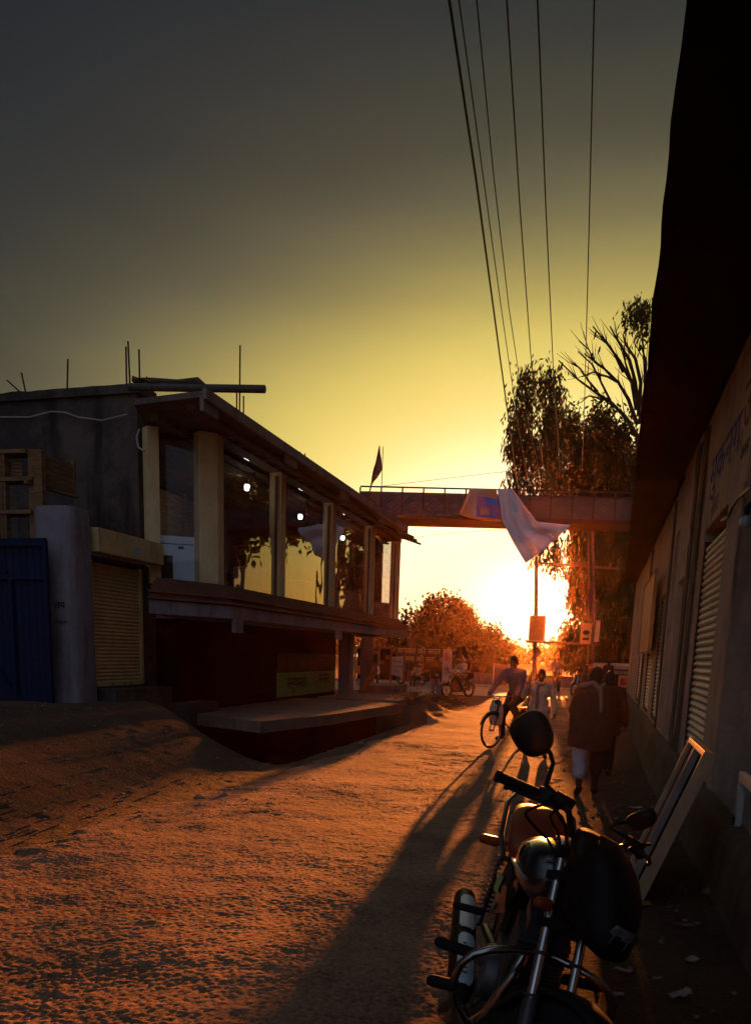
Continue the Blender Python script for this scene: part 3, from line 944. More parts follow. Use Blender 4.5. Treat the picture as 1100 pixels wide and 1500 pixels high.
for (x, w_) in ((6, .10), (58, .16), (48, .10), (4, .08)):
    a, c = px_y(x, 664, 11.3 + .05 * (x == 48)), px_y(x, 800, 11.3 + .05 * (x == 48)); b = MB(); a.z += .05; c.z = .6; b.bar(c, a, w_, .10, (0, 1, 0)); b.build('post', M_wood, rack, origin=OT)
for i in range(6):
    a, c = px_y(66, 670 + i * 7, 11.45), px_y(108, 684 + i * 7, 12.2); b = MB(); b.bar(a, c, .02, .07); b.build('slat', M_wood, rack, origin=OT)
b = MB(); b.bar(px_y(38, 706, 11.2), px_y(114, 728, 12.2), .08, .05); b.bar(px_y(108, 675, 12.2), px_y(108, 728, 12.2), .06, .06, (0, 1, 0)); b.build('brace', M_wood, rack, origin=OT)
for i in range(5):
    a, c = px_y(12, 678 + i * 5, 11.42), px_y(34, 680 + i * 5, 11.42); b = MB(); b.bar(a, c, .02, .04); b.build('slat', M_wood, rack, origin=OT)

# ================================================================== PLATFORM over the drain
OPF = (-5.6, 15.5, 0)
plat = thing('stone_platform', 'long low concrete platform along the drain under the glass shop', 'platform', OPF)
M_plat = wall_mat('platform_concrete', (.20, .15, .105), (.14, .105, .075), (.07, .05, .04), 1.4, .012, .4)
b = MB()
b.prism([(-5.60, 12.35), (-5.08, 14.47), (-4.66, 18.9), (-7.58, 19.3), (-7.58, 13.2)], .14, .35)
b.build('slab', M_plat, plat, origin=OPF, bevel=.012)
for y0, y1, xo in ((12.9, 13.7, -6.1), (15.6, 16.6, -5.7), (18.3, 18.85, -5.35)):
    b = MB(); b.box(-7.3, xo, y0, y1, -.75, .138); b.build('support', MATS['recess_shade'], plat, origin=OPF)  # shade of the void under the slab is put into this black
t = thing('raised_slab', 'second concrete slab resting at the far end of the long platform', 'slab', (-6, 21, .3))
b = MB(); b.box(-7.2, -4.95, 19.45, 24.5, -.3, .38); b.build('slab', M_plat, t, origin=(-6, 21, .3), bevel=.012)
b = MB(); b.box(-6.9, -5.9, 22.4, 24.3, .382, .62); b.build('block', M_conc, t, origin=(-6, 21, .3), bevel=.012)
b = MB(); b.bar((-6.75, 21.95, .38), (-6.45, 22.6, 1.15), .30, .03, (1, 0, 0)); tag(b.build('leaning_board', M_wood), 'plain wooden board leaning by the shop pillar above the slab', 'board')
# ================================================================== RIGHT SHOP ROW
OR = (1.5, 8, 0)
row = thing('shop_row', 'long row of shuttered shops with peeling plaster and a dark overhanging roof slab', 'building', OR)
XW = 1.02
M_pl = wall_mat('peeling_plaster', (.64, .51, .38), (.48, .37, .27), (.20, .145, .10), 1.6, .03, .5)
M_dk = wall_mat('shadow_plaster', (.15, .11, .08), (.09, .07, .05), (.045, .035, .03), 1.3, .014, .6)  # dark copy of the plaster, carries the shadow on the posts
def wall_open(b, x0, x1, y0, y1, z0, z1, ops):
    ys = sorted({y0, y1, *[o[0] for o in ops], *[o[1] for o in ops]})
    for a, c in zip(ys, ys[1:]):
        o = [q for q in ops if q[0] <= a + 1e-6 and q[1] >= c - 1e-6]
        if not o:
            b.box(x0, x1, a, c, z0, z1)
        else:
            q = o[0]
            if q[2] > z0 + .01: b.box(x0, x1, a, c, z0, q[2])
            if q[3] < z1 - .01: b.box(x0, x1, a, c, q[3], z1)
b = MB()
wall_open(b, XW, 1.42, 7.12, 10.55, .0, 4.42, [(8.05, 9.82, .55, 3.06)])
wall_open(b, XW - .01, 1.42, 10.9, 14.0, .0, 4.42, [(11.3, 12.5, .5, 2.75), (13.0, 13.75, .5, 3.6)])
wall_open(b, XW, 1.42, 14.08, 30.0, .0, 4.32, [(14.4, 16.0, .5, 2.8), (17.0, 19.0, .5, 2.7), (21, 23, .5, 2.7)])
wall_open(b, XW, 1.42, -3.0, 7.10, .0, 4.42, [(5.35, 7.08, .35, 3.12)])
b.build('wall', M_pl, row, origin=OR, normals=True)
b = MB()
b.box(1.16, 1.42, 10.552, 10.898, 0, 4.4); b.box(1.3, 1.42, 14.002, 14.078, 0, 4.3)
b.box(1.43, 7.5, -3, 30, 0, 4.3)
b.build('inner_wall', MATS['recess_shade'], row, origin=OR)  # darkness of the doorway and gaps is put into the near-black colour
# worn posts between the openings, the farther ones with shadow in their colour
for (y0, y1, x0, x1, z1) in ((7.12, 7.36, 1.005, 1.018, 3.05), (10.20, 10.54, .985, 1.018, 4.3), (10.91, 11.25, .985, 1.008, 4.3), (14.09, 14.36, .99, 1.018, 4.2), (20.0, 20.4, .98, 1.018, 4.2)):
    b = MB()
    n = 26
    rg = []
    for i in range(n + 1):
        z = .3 + (z1 - .3) * i / n
        q = .018 * mnoise.noise(Vector((y0, z * 2.3, 3))) + .01 * mnoise.noise(Vector((y0, z * 7, 1)))
        rg.append([(x0 + q, y0 + q, z), (x0 - q, y1 + q * 1.5, z), (x1, y1, z), (x1, y0, z)])
    b.loft(rg); b.build('pilaster', M_dk if y0 > 8 else M_pl, row, origin=OR)
M_sh2 = mat('shutter_steel', (.50, .48, .42), (.36, .33, .27), 2.2, .55, .15, bump=.002, bscale=40, stretch=(1, 1, 4))
for y0, y1, z0, z1 in ((8.06, 9.81, .57, 2.95), (14.41, 15.99, .52, 2.78), (17.01, 18.99, .52, 2.68), (21.01, 22.99, .52, 2.68)):
    s_ = corrugated(y0, y1, z0, z1, 1.075, .075, .028, -1).build('shutter', M_sh2, row, origin=OR)
    for ya in (y0 - .005, y1 - .045):
        b = MB(); b.box(1.035, 1.12, ya, ya + .05, z0 - .02, z1); b.build('shutter_guide', M_steel, s_, origin=OR)
    b = MB(); b.box(1.04, 1.078, y0 + .046, y1 - .046, z0 - .02, z0 + .06); b.build('bottom_rail', M_steel, s_, origin=OR)
for y0, y1, z0, z1 in ((11.32, 12.48, .5, 2.72), (13.02, 13.73, .5, 3.55)):
    b = MB()
    for i in range(6):
        a = y0 + (y1 - y0) * i / 6
        b.box(1.24 - .004 * (i % 2), 1.28, a + .006, a + (y1 - y0) / 6 - .006, z0, z1)
    d_ = b.build('door', M_wood, row, origin=OR)
    b = MB(); b.box(1.19, 1.235, y0 + .05, y1 - .05, (z0 + z1) / 2 - .05, (z0 + z1) / 2 + .05); b.build('door_batten', M_wood, d_, origin=OR)
# plinth with a broken lumpy face
b = MB()
ys = lines([(-3, 3, .5), (3, 14, .09), (14, 30, .4)])
rows_ = []
for y in ys:
    r = []
    hz = .50 - .04 * sstep(6, 14, y)
    prof = [(.80, -.1), (.845, .02), (.86, .14), (.87, .26), (.88, .38), (.895, hz - .04), (.93, hz), (1.0, hz + .012), (1.019, hz + .02)]
    for i, (x, z) in enumerate(prof):
        k = 1 if i < 7 else .2
        q = .02 * mnoise.noise(Vector((y * 1.6, z * 3, 2))) + .02 * mnoise.noise(Vector((y * 5.5, z * 7, 6)))
        gap = .03 * max(0, mnoise.noise(Vector((y * .9, z * 1.5, 11))) - .1) * k
        r.append(b.bm.verts.new((x + q * k * .7 + gap, y, z + q * k * .5 - .15 * sstep(8, 20, y) * 0)))
    rows_.append(r)
for a, c in zip(rows_, rows_[1:]):
    for i in range(len(a) - 1):
        b.bm.faces.new((a[i], a[i + 1], c[i + 1], c[i]))
b.build('plinth', wall_mat('plinth_stone', (.16, .115, .075), (.10, .072, .05), (.05, .038, .03), 2.2, .02, .5), row, origin=OR, smooth='all')
# roof slabs: the edge line runs slightly inwards with distance
def roof(y0, y1, z0, z1, off, name, material):
    b = MB()
    rg = []
    n = 60
    for i in range(n + 1):
        y = y0 + (y1 - y0) * i / n
        xe = .135 + .0175 * max(0, y - 4) + off + .022 * mnoise.noise(Vector((y * 1.3, 0, 2))) + .006 * mnoise.noise(Vector((y * 6, 0, 2)))
        q = .01 * mnoise.noise(Vector((y * 2, 3, 2)))
        rg.append([(xe, y, z0 + q), (xe - .01, y, z0 + .08 + q), (xe + .012, y, z1 + q), (7.5, y, z1), (7.5, y, z0), (1.0, y, z0)])
    b.loft(rg)
    return b.build(name, material, row, origin=OR)
roof(-3, 13.1, 4.425, 4.66, 0, 'roof', wall_mat('roof_shade_black', (.007, .0068, .0068), (.005, .005, .005), (.004, .004, .004), 1.2, .01, .5, spec=0))  # near-black base puts the shade under the eave into the colour
roof(13.12, 30, 4.325, 4.58, .0, 'roof', wall_mat('roof_lit_brown', (.022, .014, .011), (.015, .010, .008), (.01, .008, .007), .8, .012, .5, spec=.02))  # browner copy, the sun glow on the far soffit is in the colour
# painted words on the wall
M_bluep = mat('blue_wallpaint', (.03, .04, .34), (.06, .07, .34), 14, .8)
M_redp = mat('red_wallpaint', (.34, .05, .03), (.25, .06, .04), 14, .8)
def wt(t_, size, y, z, m_, sx=1.0):
    M = frame_M((XW - .004 - OR[0], y - OR[1], z), (0, -1, 0), (0, 0, 1))
    M = M @ Matrix.Diagonal((sx, 1, 1, 1))
    text('painted_word', t_, size, M, m_, row, .0015)
wt('मुकनग', .52, 8.75, 3.62, M_bluep, 1.5)
wt('लसर', .26, 9.1, 3.22, mat('faded_blue', (.24, .19, .22), (.32, .24, .18), 14, .9), 1.2)
wt('उ', .62, 7.50, 3.75, M_redp, 1.2)
wt('वरल', .17, 7.42, 3.36, M_ink, 1.4)
wt('रन', .24, 7.75, 3.50, mat('faded_blue2', (.30, .25, .28), (.36, .28, .2), 14, .9), 1.2)
b = MB(); pts = [AX(x, y, .99) for x, y in ((1057, 762), (1066, 757), (1073, 742), (1082, 728), (1100, 712))]
b.tube(pts, .012, 6); tag(b.build('wall_wire', M_black), 'black cable sagging from the shutter lintel to the dark doorway', 'cable')
p = AX(1092, 764, .96)
t = thing('wall_bulb', 'unlit round bulb hanging before the dark doorway near the painted red letter', 'light bulb', p)
b = MB(); b.ball((0, 0, 0), (.042, .042, .05)); b.build('bulb', mat('dull_glass_bulb', (.30, .42, .50), (.25, .36, .44), 4, .12, spec=.9), t, smooth=True)
b = MB(); b.tube([(0, 0, .045), (0, 0, .1), (.05, -.01, .17), (.14, -.03, .2)], [.022, .022, .008, .008], 8); b.build('holder', M_black, t)
# small board fixed on the far part of the row
t = thing('wall_board', 'tall plain tan board fixed high on the far end of the shop row', 'sign', (.9, 17.5, 3))
b = MB(); b.box(.86, .90, 15.6, 19.6, 1.75, 3.3); b.build('panel', mat('tan_board', (.42, .26, .10), (.34, .20, .08), 3, .7), t, origin=(.9, 17.5, 3))
b = MB()
for y in (15.6, 19.56): b.box(.845, .858, y, y + .04, 1.75, 3.3)
for z in (1.75, 3.26): b.box(.845, .858, 15.641, 19.559, z, z + .04)
b.build('frame', M_wood, t, origin=(.9, 17.5, 3))

# leaning window frame
A = GZ(942, 1320, .05)
far = GZ(934, 1268, .05)
ylo, yhi = 4.9, 8.0
for _ in range(40):
    ym = (ylo + yhi) / 2
    if (AY(1049, 1107, ym) - A).dot(far - A) > 0: yhi = ym
    else: ylo = ym
TN = AY(1049, 1107, ym)
wf = thing('leaning_window_frame', 'sliding window frame of tan painted wood leaning on the plinth, one brown panel in it', 'window frame', A)
lx = (far - A); w_ = lx.length
ex = lx.normalized(); ey = (TN - A); hgt = ey.length; ey = (ey - ex * ey.dot(ex)).normalized(); ez = ex.cross(ey)
MF = Matrix((ex, ey, ez)).transposed().to_4x4()
M_frm = mat('tan_frame_paint', (.46, .36, .23), (.34, .26, .16), 6, .5, bump=.002)
def fbar(x0, x1, y0, y1, z0, z1, name, m_):
    b = MB(); b.box(x0, x1, y0, y1, z0, z1, MF); return b.build(name, m_, wf, bevel=.004)
t_ = .035
fbar(0, t_, 0, hgt, -.075, 0, 'frame_bar', M_frm); fbar(w_ - t_, w_, 0, hgt, -.075, 0, 'frame_bar', M_frm)
fbar(t_ + .001, w_ - t_ - .001, 0, t_, -.075, 0, 'frame_bar', M_frm); fbar(t_ + .001, w_ - t_ - .001, hgt - t_, hgt, -.075, 0, 'frame_bar', M_frm)
fbar(w_ * .46, w_ * .46 + .045, t_ + .002, hgt - t_ - .002, -.080, -.015, 'sash_bar', mat('grey_sash', (.30, .29, .27), (.22, .21, .20), 8, .4))
fbar(w_ * .47 + .046, w_ - t_ - .002, t_ + .002, hgt - t_ - .002, -.045, -.035, 'panel', mat('brown_panel', (.22, .09, .04), (.17, .07, .032), 3, .6, spec=.05))
fbar(t_ + .002, w_ * .46 - .002, t_ + .002, hgt - t_ - .002, -.035, -.030, 'pane', mat('dark_pane', (.010, .010, .010), None, 3, .6, spec=.02))
fbar(w_ - t_ - .018, w_ - t_ - .002, t_ + .002, hgt - t_ - .002, -.074, -.046, 'track', M_frm)
# pale blue-grey frame in the doorway
p0, p1 = AX(1073, 1122, .97), AX(1068, 1249, .97)
t = thing('pale_frame', 'pale blue grey empty frame standing in the dark doorway at the right edge', 'window frame', p1)
M_pal = mat('pale_blue_paint', (.62, .76, .74), (.52, .64, .62), 6, .6)
hh = p0.z - p1.z
for x0, x1, y0, y1, z0, z1 in ((0, .04, -.07, 0, 0, hh), (0, .04, -.85, -.78, 0, hh), (0, .04, -.779, -.071, hh - .07, hh), (0, .04, -.779, -.071, 0, .07)):
    b = MB(); b.box(x0, x1, y0, y1, z0, z1); b.build('frame_bar', M_pal, t, bevel=.004)
b = MB(); b.box(-.012, -.001, -.055, -.02, hh * .36, hh * .46); b.build('latch', M_black, t)

# ================================================================== FOOTBRIDGE
BL, BR = Vector((-9.35, 29.7, 0)), Vector((3.2, 32.7, 0))
OB = (-9.35, 29.7, 0)
br = thing('footbridge', 'narrow steel footbridge with lattice side panels and a thin top rail over the street', 'bridge', OB)
bd = (BR - BL); bl = bd.length; bd.normalize()
MBr = frame_M(BL, bd, (0, 0, 1))            # local: x along, y up, z towards -Y (camera)
M_gird = mat('bridge_steel', (.035, .035, .038), (.025, .025, .027), 2, .6, .2, bump=.003)
M_gird2 = mat('bridge_flange', (.06, .028, .02), (.04, .02, .016), 3, .7)
M_panel = mat('bridge_panel', (.065, .085, .115), (.045, .06, .08), 1.5, .7)
z0, z1 = 6.72, 7.60
for zz, nm in ((0, 'side_panel'), (-1.6, 'side_panel')):
    b = MB(MBr); b.box(0, bl, z0 + .1, z1, zz - .03, zz); b.build(nm, M_panel, br, origin=OB)
b = MB(MBr); b.box(0, bl, z0 - .05, z0 + .098, -1.66, .08); b.build('deck', M_gird2, br, origin=OB, bevel=.01)
b = MB(MBr)
nb = 16
for i in range(nb + 1):
    x = bl * i / nb
    b = MB(MBr); b.box(x - .03, x + .03, z0 + .1, z1 + .195, .004, .05); b.build('rail_post', M_gird, br, origin=OB)
b = MB(MBr)
st = bl / nb
for i in range(nb):
    x = st * i
    ym = (z0 + .1 + z1) / 2
    for k in (0, .16):
        for (a, c) in (((x + k, ym), (x + st / 2, z1 - .05 - k)), ((x + st / 2, z1 - .05 - k), (x + st - k, ym)), ((x + st - k, ym), (x + st / 2, z0 + .14 + k)), ((x + st / 2, z0 + .14 + k), (x + k, ym))):
            b.bar((*a, .012), (*c, .012), .02, .035, (0, 0, 1))
b.build('lattice', M_gird, br, origin=OB)
b = MB(MBr); b.box(0, bl, z1 + .2, z1 + .25, .002, .06); b.box(0, bl, z1, z1 + .05, .003, .055); b.build('top_rail', M_gird, br, origin=OB)
for x in (.4, bl - .4):
    b = MB(MBr); b.box(x - .25, x + .25, -.4, z0 - .06, -1.1, -.6); b.build('pier', M_conc, br, origin=OB)
# flag and its poles
fp0, fp1 = AY(539, 722, 29.6), AY(556, 653, 29.6)
t = thing('flag', 'dark pennant flag on a slanted pole at the left end of the footbridge', 'flag', fp0)
b = MB(); b.tube([(0, 0, -.3), fp1 - fp0], [.03, .02], 8); b.build('pole', M_steel, t)
b = MB()
pa, pb, pc = fp1 - fp0, AY(560, 688, 29.55) - fp0, AY(541, 716, 29.55) - fp0
n = 8
V = [[b.bm.verts.new((pa.lerp(pc, i / n)).lerp(pa.lerp(pb, i / n), j / 5) + Vector((0, .06 * math.sin(j * 1.9 + i), 0))) for j in range(6)] for i in range(n + 1)]
for i in range(n):
    for j in range(5):
        try: b.bm.faces.new((V[i][j], V[i + 1][j], V[i + 1][j + 1], V[i][j + 1]))
        except ValueError: pass
bmesh.ops.remove_doubles(b.bm, verts=b.bm.verts, dist=1e-4)
c_ = b.build('cloth', mat('flag_cloth', (.30, .08, .05), (.22, .15, .11), 2, .9), t)
c_.modifiers.new('t', 'SOLIDIFY').thickness = .012
p = AY(559, 716, 29.55)
b = MB(); b.tube([(0, 0, -.1), (.0, 0, 1.5)], .014, 6); o = b.build('thin_rod', M_steel); o.location = p; tag(o, 'thin bare rod standing beside the pennant flag', 'rod')

# banner thrown over the bridge
def at_b(px, py, dz=.12):
    # point on the plane dz in front of the bridge's near side
    n_ = (MBr.to_3x3() @ Vector((0, 0, 1)))
    d = ray(px, py); o_ = BL + n_ * dz
    return CP + d * ((o_ - CP).dot(n_) / d.dot(n_))
OBN = at_b(728, 716)
bn = thing('banner', 'torn printed banner draped over the footbridge with a long twisted pale tail hanging down', 'banner', OBN)
def patch(Lp, Rp, n, m_, fold, name, material, dz0=.12, jit=1.0):
    def cur(P, t):
        k = t * (len(P) - 1); i = min(int(k), len(P) - 2); u = k - i
        return P[i][0] + (P[i + 1][0] - P[i][0]) * u, P[i][1] + (P[i + 1][1] - P[i][1]) * u
    b = MB()
    V = []
    for i in range(n + 1):
        t = i / n
        a, c = cur(Lp, t), cur(Rp, t)
        r = []
        for j in range(m_ + 1):
            u = j / m_
            px, py = a[0] + (c[0] - a[0]) * u, a[1] + (c[1] - a[1]) * u
            py += 3 * math.sin(u * PI) * sstep(.5, 1, t) * jit
            dz = dz0 + fold * (.5 + .5 * math.sin(u * 13 + 3 * t)) * (.3 + t) + .25 * t * fold * math.sin(u * 5 + 1) + fold * .35 * mnoise.noise(Vector((u * 7, t * 5, 3))) + fold * .2 * mnoise.noise(Vector((u * 17 + t * 9, t * 6, 8)))
            r.append(b.bm.verts.new(at_b(px, py, dz) - OBN))
        V.append(r)
    for i in range(n):
        for j in range(m_):
            b.bm.faces.new((V[i][j], V[i + 1][j], V[i + 1][j + 1], V[i][j + 1]))
    o = b.build(name, material, bn, smooth='all')
    o.modifiers.new('t', 'SOLIDIFY').thickness = .012
    return o
M_tail = mat('banner_back', (.62, .66, .74), (.50, .50, .54), 1.2, .6, bump=.02, bscale=3)
M_print = mat('banner_print', (.62, .26, .10), (.48, .32, .27), 1.6, .6, sharp=.95)
patch([(728, 716), (735, 763), (753, 797), (770, 825)], [(750, 716), (766, 738), (786, 764), (835, 769)], 26, 16, .22, 'cloth', M_tail)
pr = patch([(688, 716), (672, 754)], [(727, 716), (734, 764)], 10, 10, .05, 'printed_part', M_print)
def subpatch(P4, material, name, parent, dz):
    b = MB()
    V = []
    for i in range(9):
        r = []
        for j in range(9):
            u, t = j / 8, i / 8
            # rounded blob inside the quad
            px = (P4[0][0] * (1 - u) + P4[1][0] * u) * (1 - t) + (P4[3][0] * (1 - u) + P4[2][0] * u) * t
            py = (P4[0][1] * (1 - u) + P4[1][1] * u) * (1 - t) + (P4[3][1] * (1 - u) + P4[2][1] * u) * t
            r.append(b.bm.verts.new(at_b(px, py, dz) - OBN))
        V.append(r)
    for i in range(8):
        for j in range(8):
            b.bm.faces.new((V[i][j], V[i + 1][j], V[i + 1][j + 1], V[i][j + 1]))
    return b.build(name, material, parent)
subpatch([(699, 726), (729, 731), (732, 760), (697, 757)], mat('banner_blue', (.10, .09, .46), (.2, .12, .38), 3, .6), 'blue_field', pr, .20)
subpatch([(711, 727), (728, 732), (728, 741), (712, 737)], mat('banner_brightblue', (.07, .2, .85), (.06, .14, .65), 5, .6), 'blue_label', pr, .21)
subpatch([(703, 744), (717, 745), (716, 755), (704, 754)], mat('banner_tan', (.42, .28, .20), (.30, .15, .1), 6, .6), 'tan_mark', pr, .21)

# ================================================================== ELECTRIC POLE PAIR
def pole_at(px, Y): return AY(px, 1000, Y)
PY = 41.0
P1 = AY(784, 990, PY); P1.z = -.15
ep = thing('electric_pole_pair', 'two slim electric poles joined by cross arms with a box and a low equipment bar', 'utility pole', P1)
M_pole = mat('pole_steel', (.13, .08, .055), (.085, .05, .04), 6, .7, .2)
def lp(px, py): return AY(px, py, PY) - P1
b = MB(); b.tube([(0, 0, -.4), lp(784.5, 905), lp(785.5, 815)], [.14, .115, .09], 12); b.build('pole', M_pole, ep, smooth=True)
q = lp(868, 1000); q.z = -.4
b = MB(); b.tube([q, lp(868, 900), lp(866.5, 768)], [.13, .10, .085], 12); b.build('pole', M_pole, ep, smooth=True)
q = lp(862.5, 1000); q.z = -.4
b = MB(); b.tube([q, lp(862, 900), lp(861, 772)], [.05, .05, .04], 8); b.build('stay_pole', M_pole, ep)
for (a, c, s_) in (((781, 824), (908, 833), .10), ((770, 940), (880, 944), .12), ((845, 773), (888, 778), .08), ((858, 878), (876, 880), .09)):
    b = MB(); b.bar(lp(*a), lp(*c), .08, s_); b.build('cross_arm', M_pole, ep)
b = MB(); c = lp(786.5, 921); b.box(c.x - .40, c.x + .40, c.y - .25, c.y + .2, c.z - .66, c.z + .66); bx = b.build('switch_box', mat('box_grey', (.22, .15, .11), (.17, .11, .08), 3, .6), ep, bevel=.02)
b = MB(); b.box(c.x - .33, c.x + .33, c.y - .27, c.y - .252, c.z - .58, c.z + .58); b.build('box_door', M_pole, bx, bevel=.004)
b = MB(); b.ball(lp(785, 955), (.24, .2, .22)); b.build('clamp', M_pole, ep, smooth=True)
for px in (790, 812, 868, 893):
    b = MB(); c = lp(px, 824 + (px - 781) * .07); b.lathe([(.03, .05), (.07, .1), (.04, .14), (.07, .19), (.02, .25)], Matrix.Translation(c), 10); b.build('insulator', M_pole, ep, smooth=True)
b = MB(); b.tube([lp(797, 935), lp(798, 955), lp(794, 968), lp(787, 975)], .025, 6); b.build('drop_cable', M_black, ep)
for (x0, x1, y0, y1, lb, c1) in ((849, 867, 913, 943, 'wide tan notice board with a dark oval mark hung on the right electric pole', (.42, .25, .12)), (870, 879, 909, 940, 'narrow pale notice board beside the tan one on the right electric pole', (.45, .38, .30))):
    a = AY(x0, y1, PY - .3); c = AY(x1, y0, PY - .3)
    t = thing('notice_board', lb, 'sign', a, 0, 'notice boards on the electric pole')
    b = MB(); b.box(0, c.x - a.x, 0, .06, 0, c.z - a.z); b.build('panel', mat('notice_' + str(x0), c1, tuple(v * .8 for v in c1), 4, .7), t)
    wd, ht = c.x - a.x, c.z - a.z
    b = MB()
    b.box(-.02, wd + .02, -.02, -.003, ht, ht + .03); b.box(-.02, wd + .02, -.02, -.003, -.03, 0); b.box(-.03, 0, -.02, -.003, 0, ht); b.box(wd, wd + .03, -.02, -.003, 0, ht)
    b.build('rim', M_pole, t)
    if x0 == 849:
        b = MB(); b.lathe([(.001, 0), (.17, .001), (.17, .006), (.001, .007)], frame_M((wd / 2, -.008, ht * .55), (1, 0, 0), (0, 0, 1)) @ Matrix.Diagonal((1, .7, 1, 1)), 24); b.box(wd * .2, wd * .8, -.01, -.003, ht * .18, ht * .3)
        b.build('mark', M_ink, t)
# overhead wires
WZ = 9.2
ords = ('thick leftmost overhead wire crossing the upper sky', 'second overhead wire from the left, close to the third', 'third overhead wire from the left, close to the second', 'fourth overhead wire from the left ending above the tall tree',
        'fifth overhead wire from the left, second from the right', 'rightmost overhead wire, leaning the other way towards the bare tree')
for i, (pts, r) in enumerate((([(658, 0), (697, 262), (733, 530), (755, 690), (767, 765)], .020), ([(672, 0), (708, 262), (733, 445), (757, 612), (772, 700)], .010), ([(698, 0), (722, 250), (745, 450), (763, 570), (790, 690)], .010),
                              ([(742, 0), (761, 300), (779, 545), (796, 690)], .012), ([(787, 0), (799, 300), (810, 540), (820, 690)], .012), ([(870, 0), (862, 350), (855, 620), (852, 690)], .011))):
    P_ = [GZ(x, y, WZ) for x, y in pts]
    P_ = [P_[0] + (P_[0] - P_[1]) * 1.5] + P_
    b = MB(); b.tube(P_, r, 6); o = b.build('overhead_wire', M_black); tag(o, ords[i], 'wire', 'overhead wires')
for (pts, lb) in (([(590, 790), (640, 783), (745, 775)], 'thin sagging line under the footbridge left of the banner'), ([(560, 712), (660, 700), (745, 690)], 'thin faint line above the footbridge rail')):
    b = MB(); b.tube([AY(x, y, 36) for x, y in pts], .01, 5); tag(b.build('thin_line', M_black), lb, 'wire')

# ================================================================== TREES
M_bark = mat('bark', (.05, .035, .025), (.03, .022, .016), 5, .9, stretch=(1, 1, .3), bump=.02, bscale=8)
M_leafA = leaf_mat('eucalyptus_leaf', (.035, .045, .018), (.075, .085, .035))
M_leafB = leaf_mat('dark_leaf', (.022, .032, .012), (.05, .062, .026), .25)
M_leafC = leaf_mat('dusty_leaf', (.022, .018, .009), (.04, .034, .018), .06)
rnd = random.Random(11)
def leaves(b, c, r, n, ln, wd, droop=.75, per=9, hole=0.0):
    for k in range(n // per):
        while True:
            u = Vector((rnd.uniform(-1, 1), rnd.uniform(-1, 1), rnd.uniform(-1, 1)))
            if .25 < u.length < 1: break
        tw = Vector((c[0] + u.x * r[0], c[1] + u.y * r[1], c[2] + u.z * r[2]))
        if hole and mnoise.noise(tw * hole) < -.12: continue
        sp = ln * 1.1
        for q in range(per):
            p = tw + Vector((rnd.gauss(0, sp * .6), rnd.gauss(0, sp * .6), rnd.gauss(0, sp)))
            d = Vector((rnd.gauss(0, 1 - droop + .1), rnd.gauss(0, 1 - droop + .1), -droop + rnd.gauss(0, .25))).normalized()
            s_ = d.cross(Vector((rnd.gauss(0, 1), rnd.gauss(0, 1), rnd.gauss(0, 1)))).normalized()
            l_, w2 = ln * rnd.uniform(.6, 1.3), wd * rnd.uniform(.6, 1.2)
            V = [b.bm.verts.new(p), b.bm.verts.new(p + d * l_ * .45 + s_ * w2), b.bm.verts.new(p + d * l_), b.bm.verts.new(p + d * l_ * .5 - s_ * w2)]
            b.bm.faces.new(V)
def tree(name, label, Y, trunk, clumps, dens, ln, wd, mleaf, droop=.75, r0=.3, depth=1.0, hole=.0, group='trees beyond the crossing', limbs=True):
    base = AY(trunk[0][0], trunk[0][1], Y); base.z = -.2
    t = thing(name, label, 'tree', base, 0, group)
    P_ = [base] + [AY(x, y, Y) for x, y in trunk[1:]]
    P_ = [p - base for p in P_]
    b = MB()
    n = len(P_)
    b.tube(P_, [r0 * (1 - .75 * i / (n - 1)) for i in range(n)], 9)
    C = []
    for (px, py, rx, ry) in clumps:
        c = AY(px, py, Y + rnd.uniform(-1, 1) * 1.2 * depth)
        k = Y / FPX * 1.03
        C.append((c - base, (rx * k, max(rx, ry) * k * .8 * depth, ry * k)))
    if limbs:
        for c, r in C:
            # limb from the nearest lower trunk point to the clump
            cand = [p for p in P_ if p.z < c.z] or P_[:2]
            s_ = min(cand, key=lambda p: (p - c).length)
            mid = s_.lerp(c, .5) + Vector((rnd.uniform(-.3, .3), rnd.uniform(-.3, .3), -.2))
            b.tube([s_, mid, c], [r0 * .32, r0 * .2, r0 * .07], 6)
            for q in range(5):
                e = c + Vector((rnd.uniform(-1, 1) * r[0], rnd.uniform(-1, 1) * r[1], rnd.uniform(-.2, 1) * r[2])) * .85
                b.tube([mid.lerp(c, .6), c.lerp(e, .5) + Vector((0, 0, .1)), e], [r0 * .11, r0 * .07, r0 * .03], 5)
    b.build('trunk', M_bark, t, smooth=True)
    b = MB()
    for c, r in C:
        vol = r[0] * r[2]
        leaves(b, c, r, max(30, int(dens * vol)), ln, wd, droop, hole=hole)
    b.build('crown', mleaf, t, normals=False)
    return t
tree('eucalyptus_tree', 'tall twin topped eucalyptus with drooping leaves, its crown left of the others above the bridge', 55,
     [(858, 1000), (856, 880), (838, 780), (812, 690), (804, 560)],
     [(773, 556, 12, 14), (808, 552, 15, 18), (768, 585, 18, 22), (803, 592, 22, 26), (762, 622, 16, 24), (795, 636, 26, 28), (757, 652, 14, 16), (775, 668, 24, 24), (808, 680, 24, 28), (760, 700, 18, 20), (793, 715, 30, 18), (815, 640, 12, 20), (790, 790, 14, 26), (812, 815, 12, 22)],
     800, .42, .065, M_leafA, .8, .30, hole=.8)
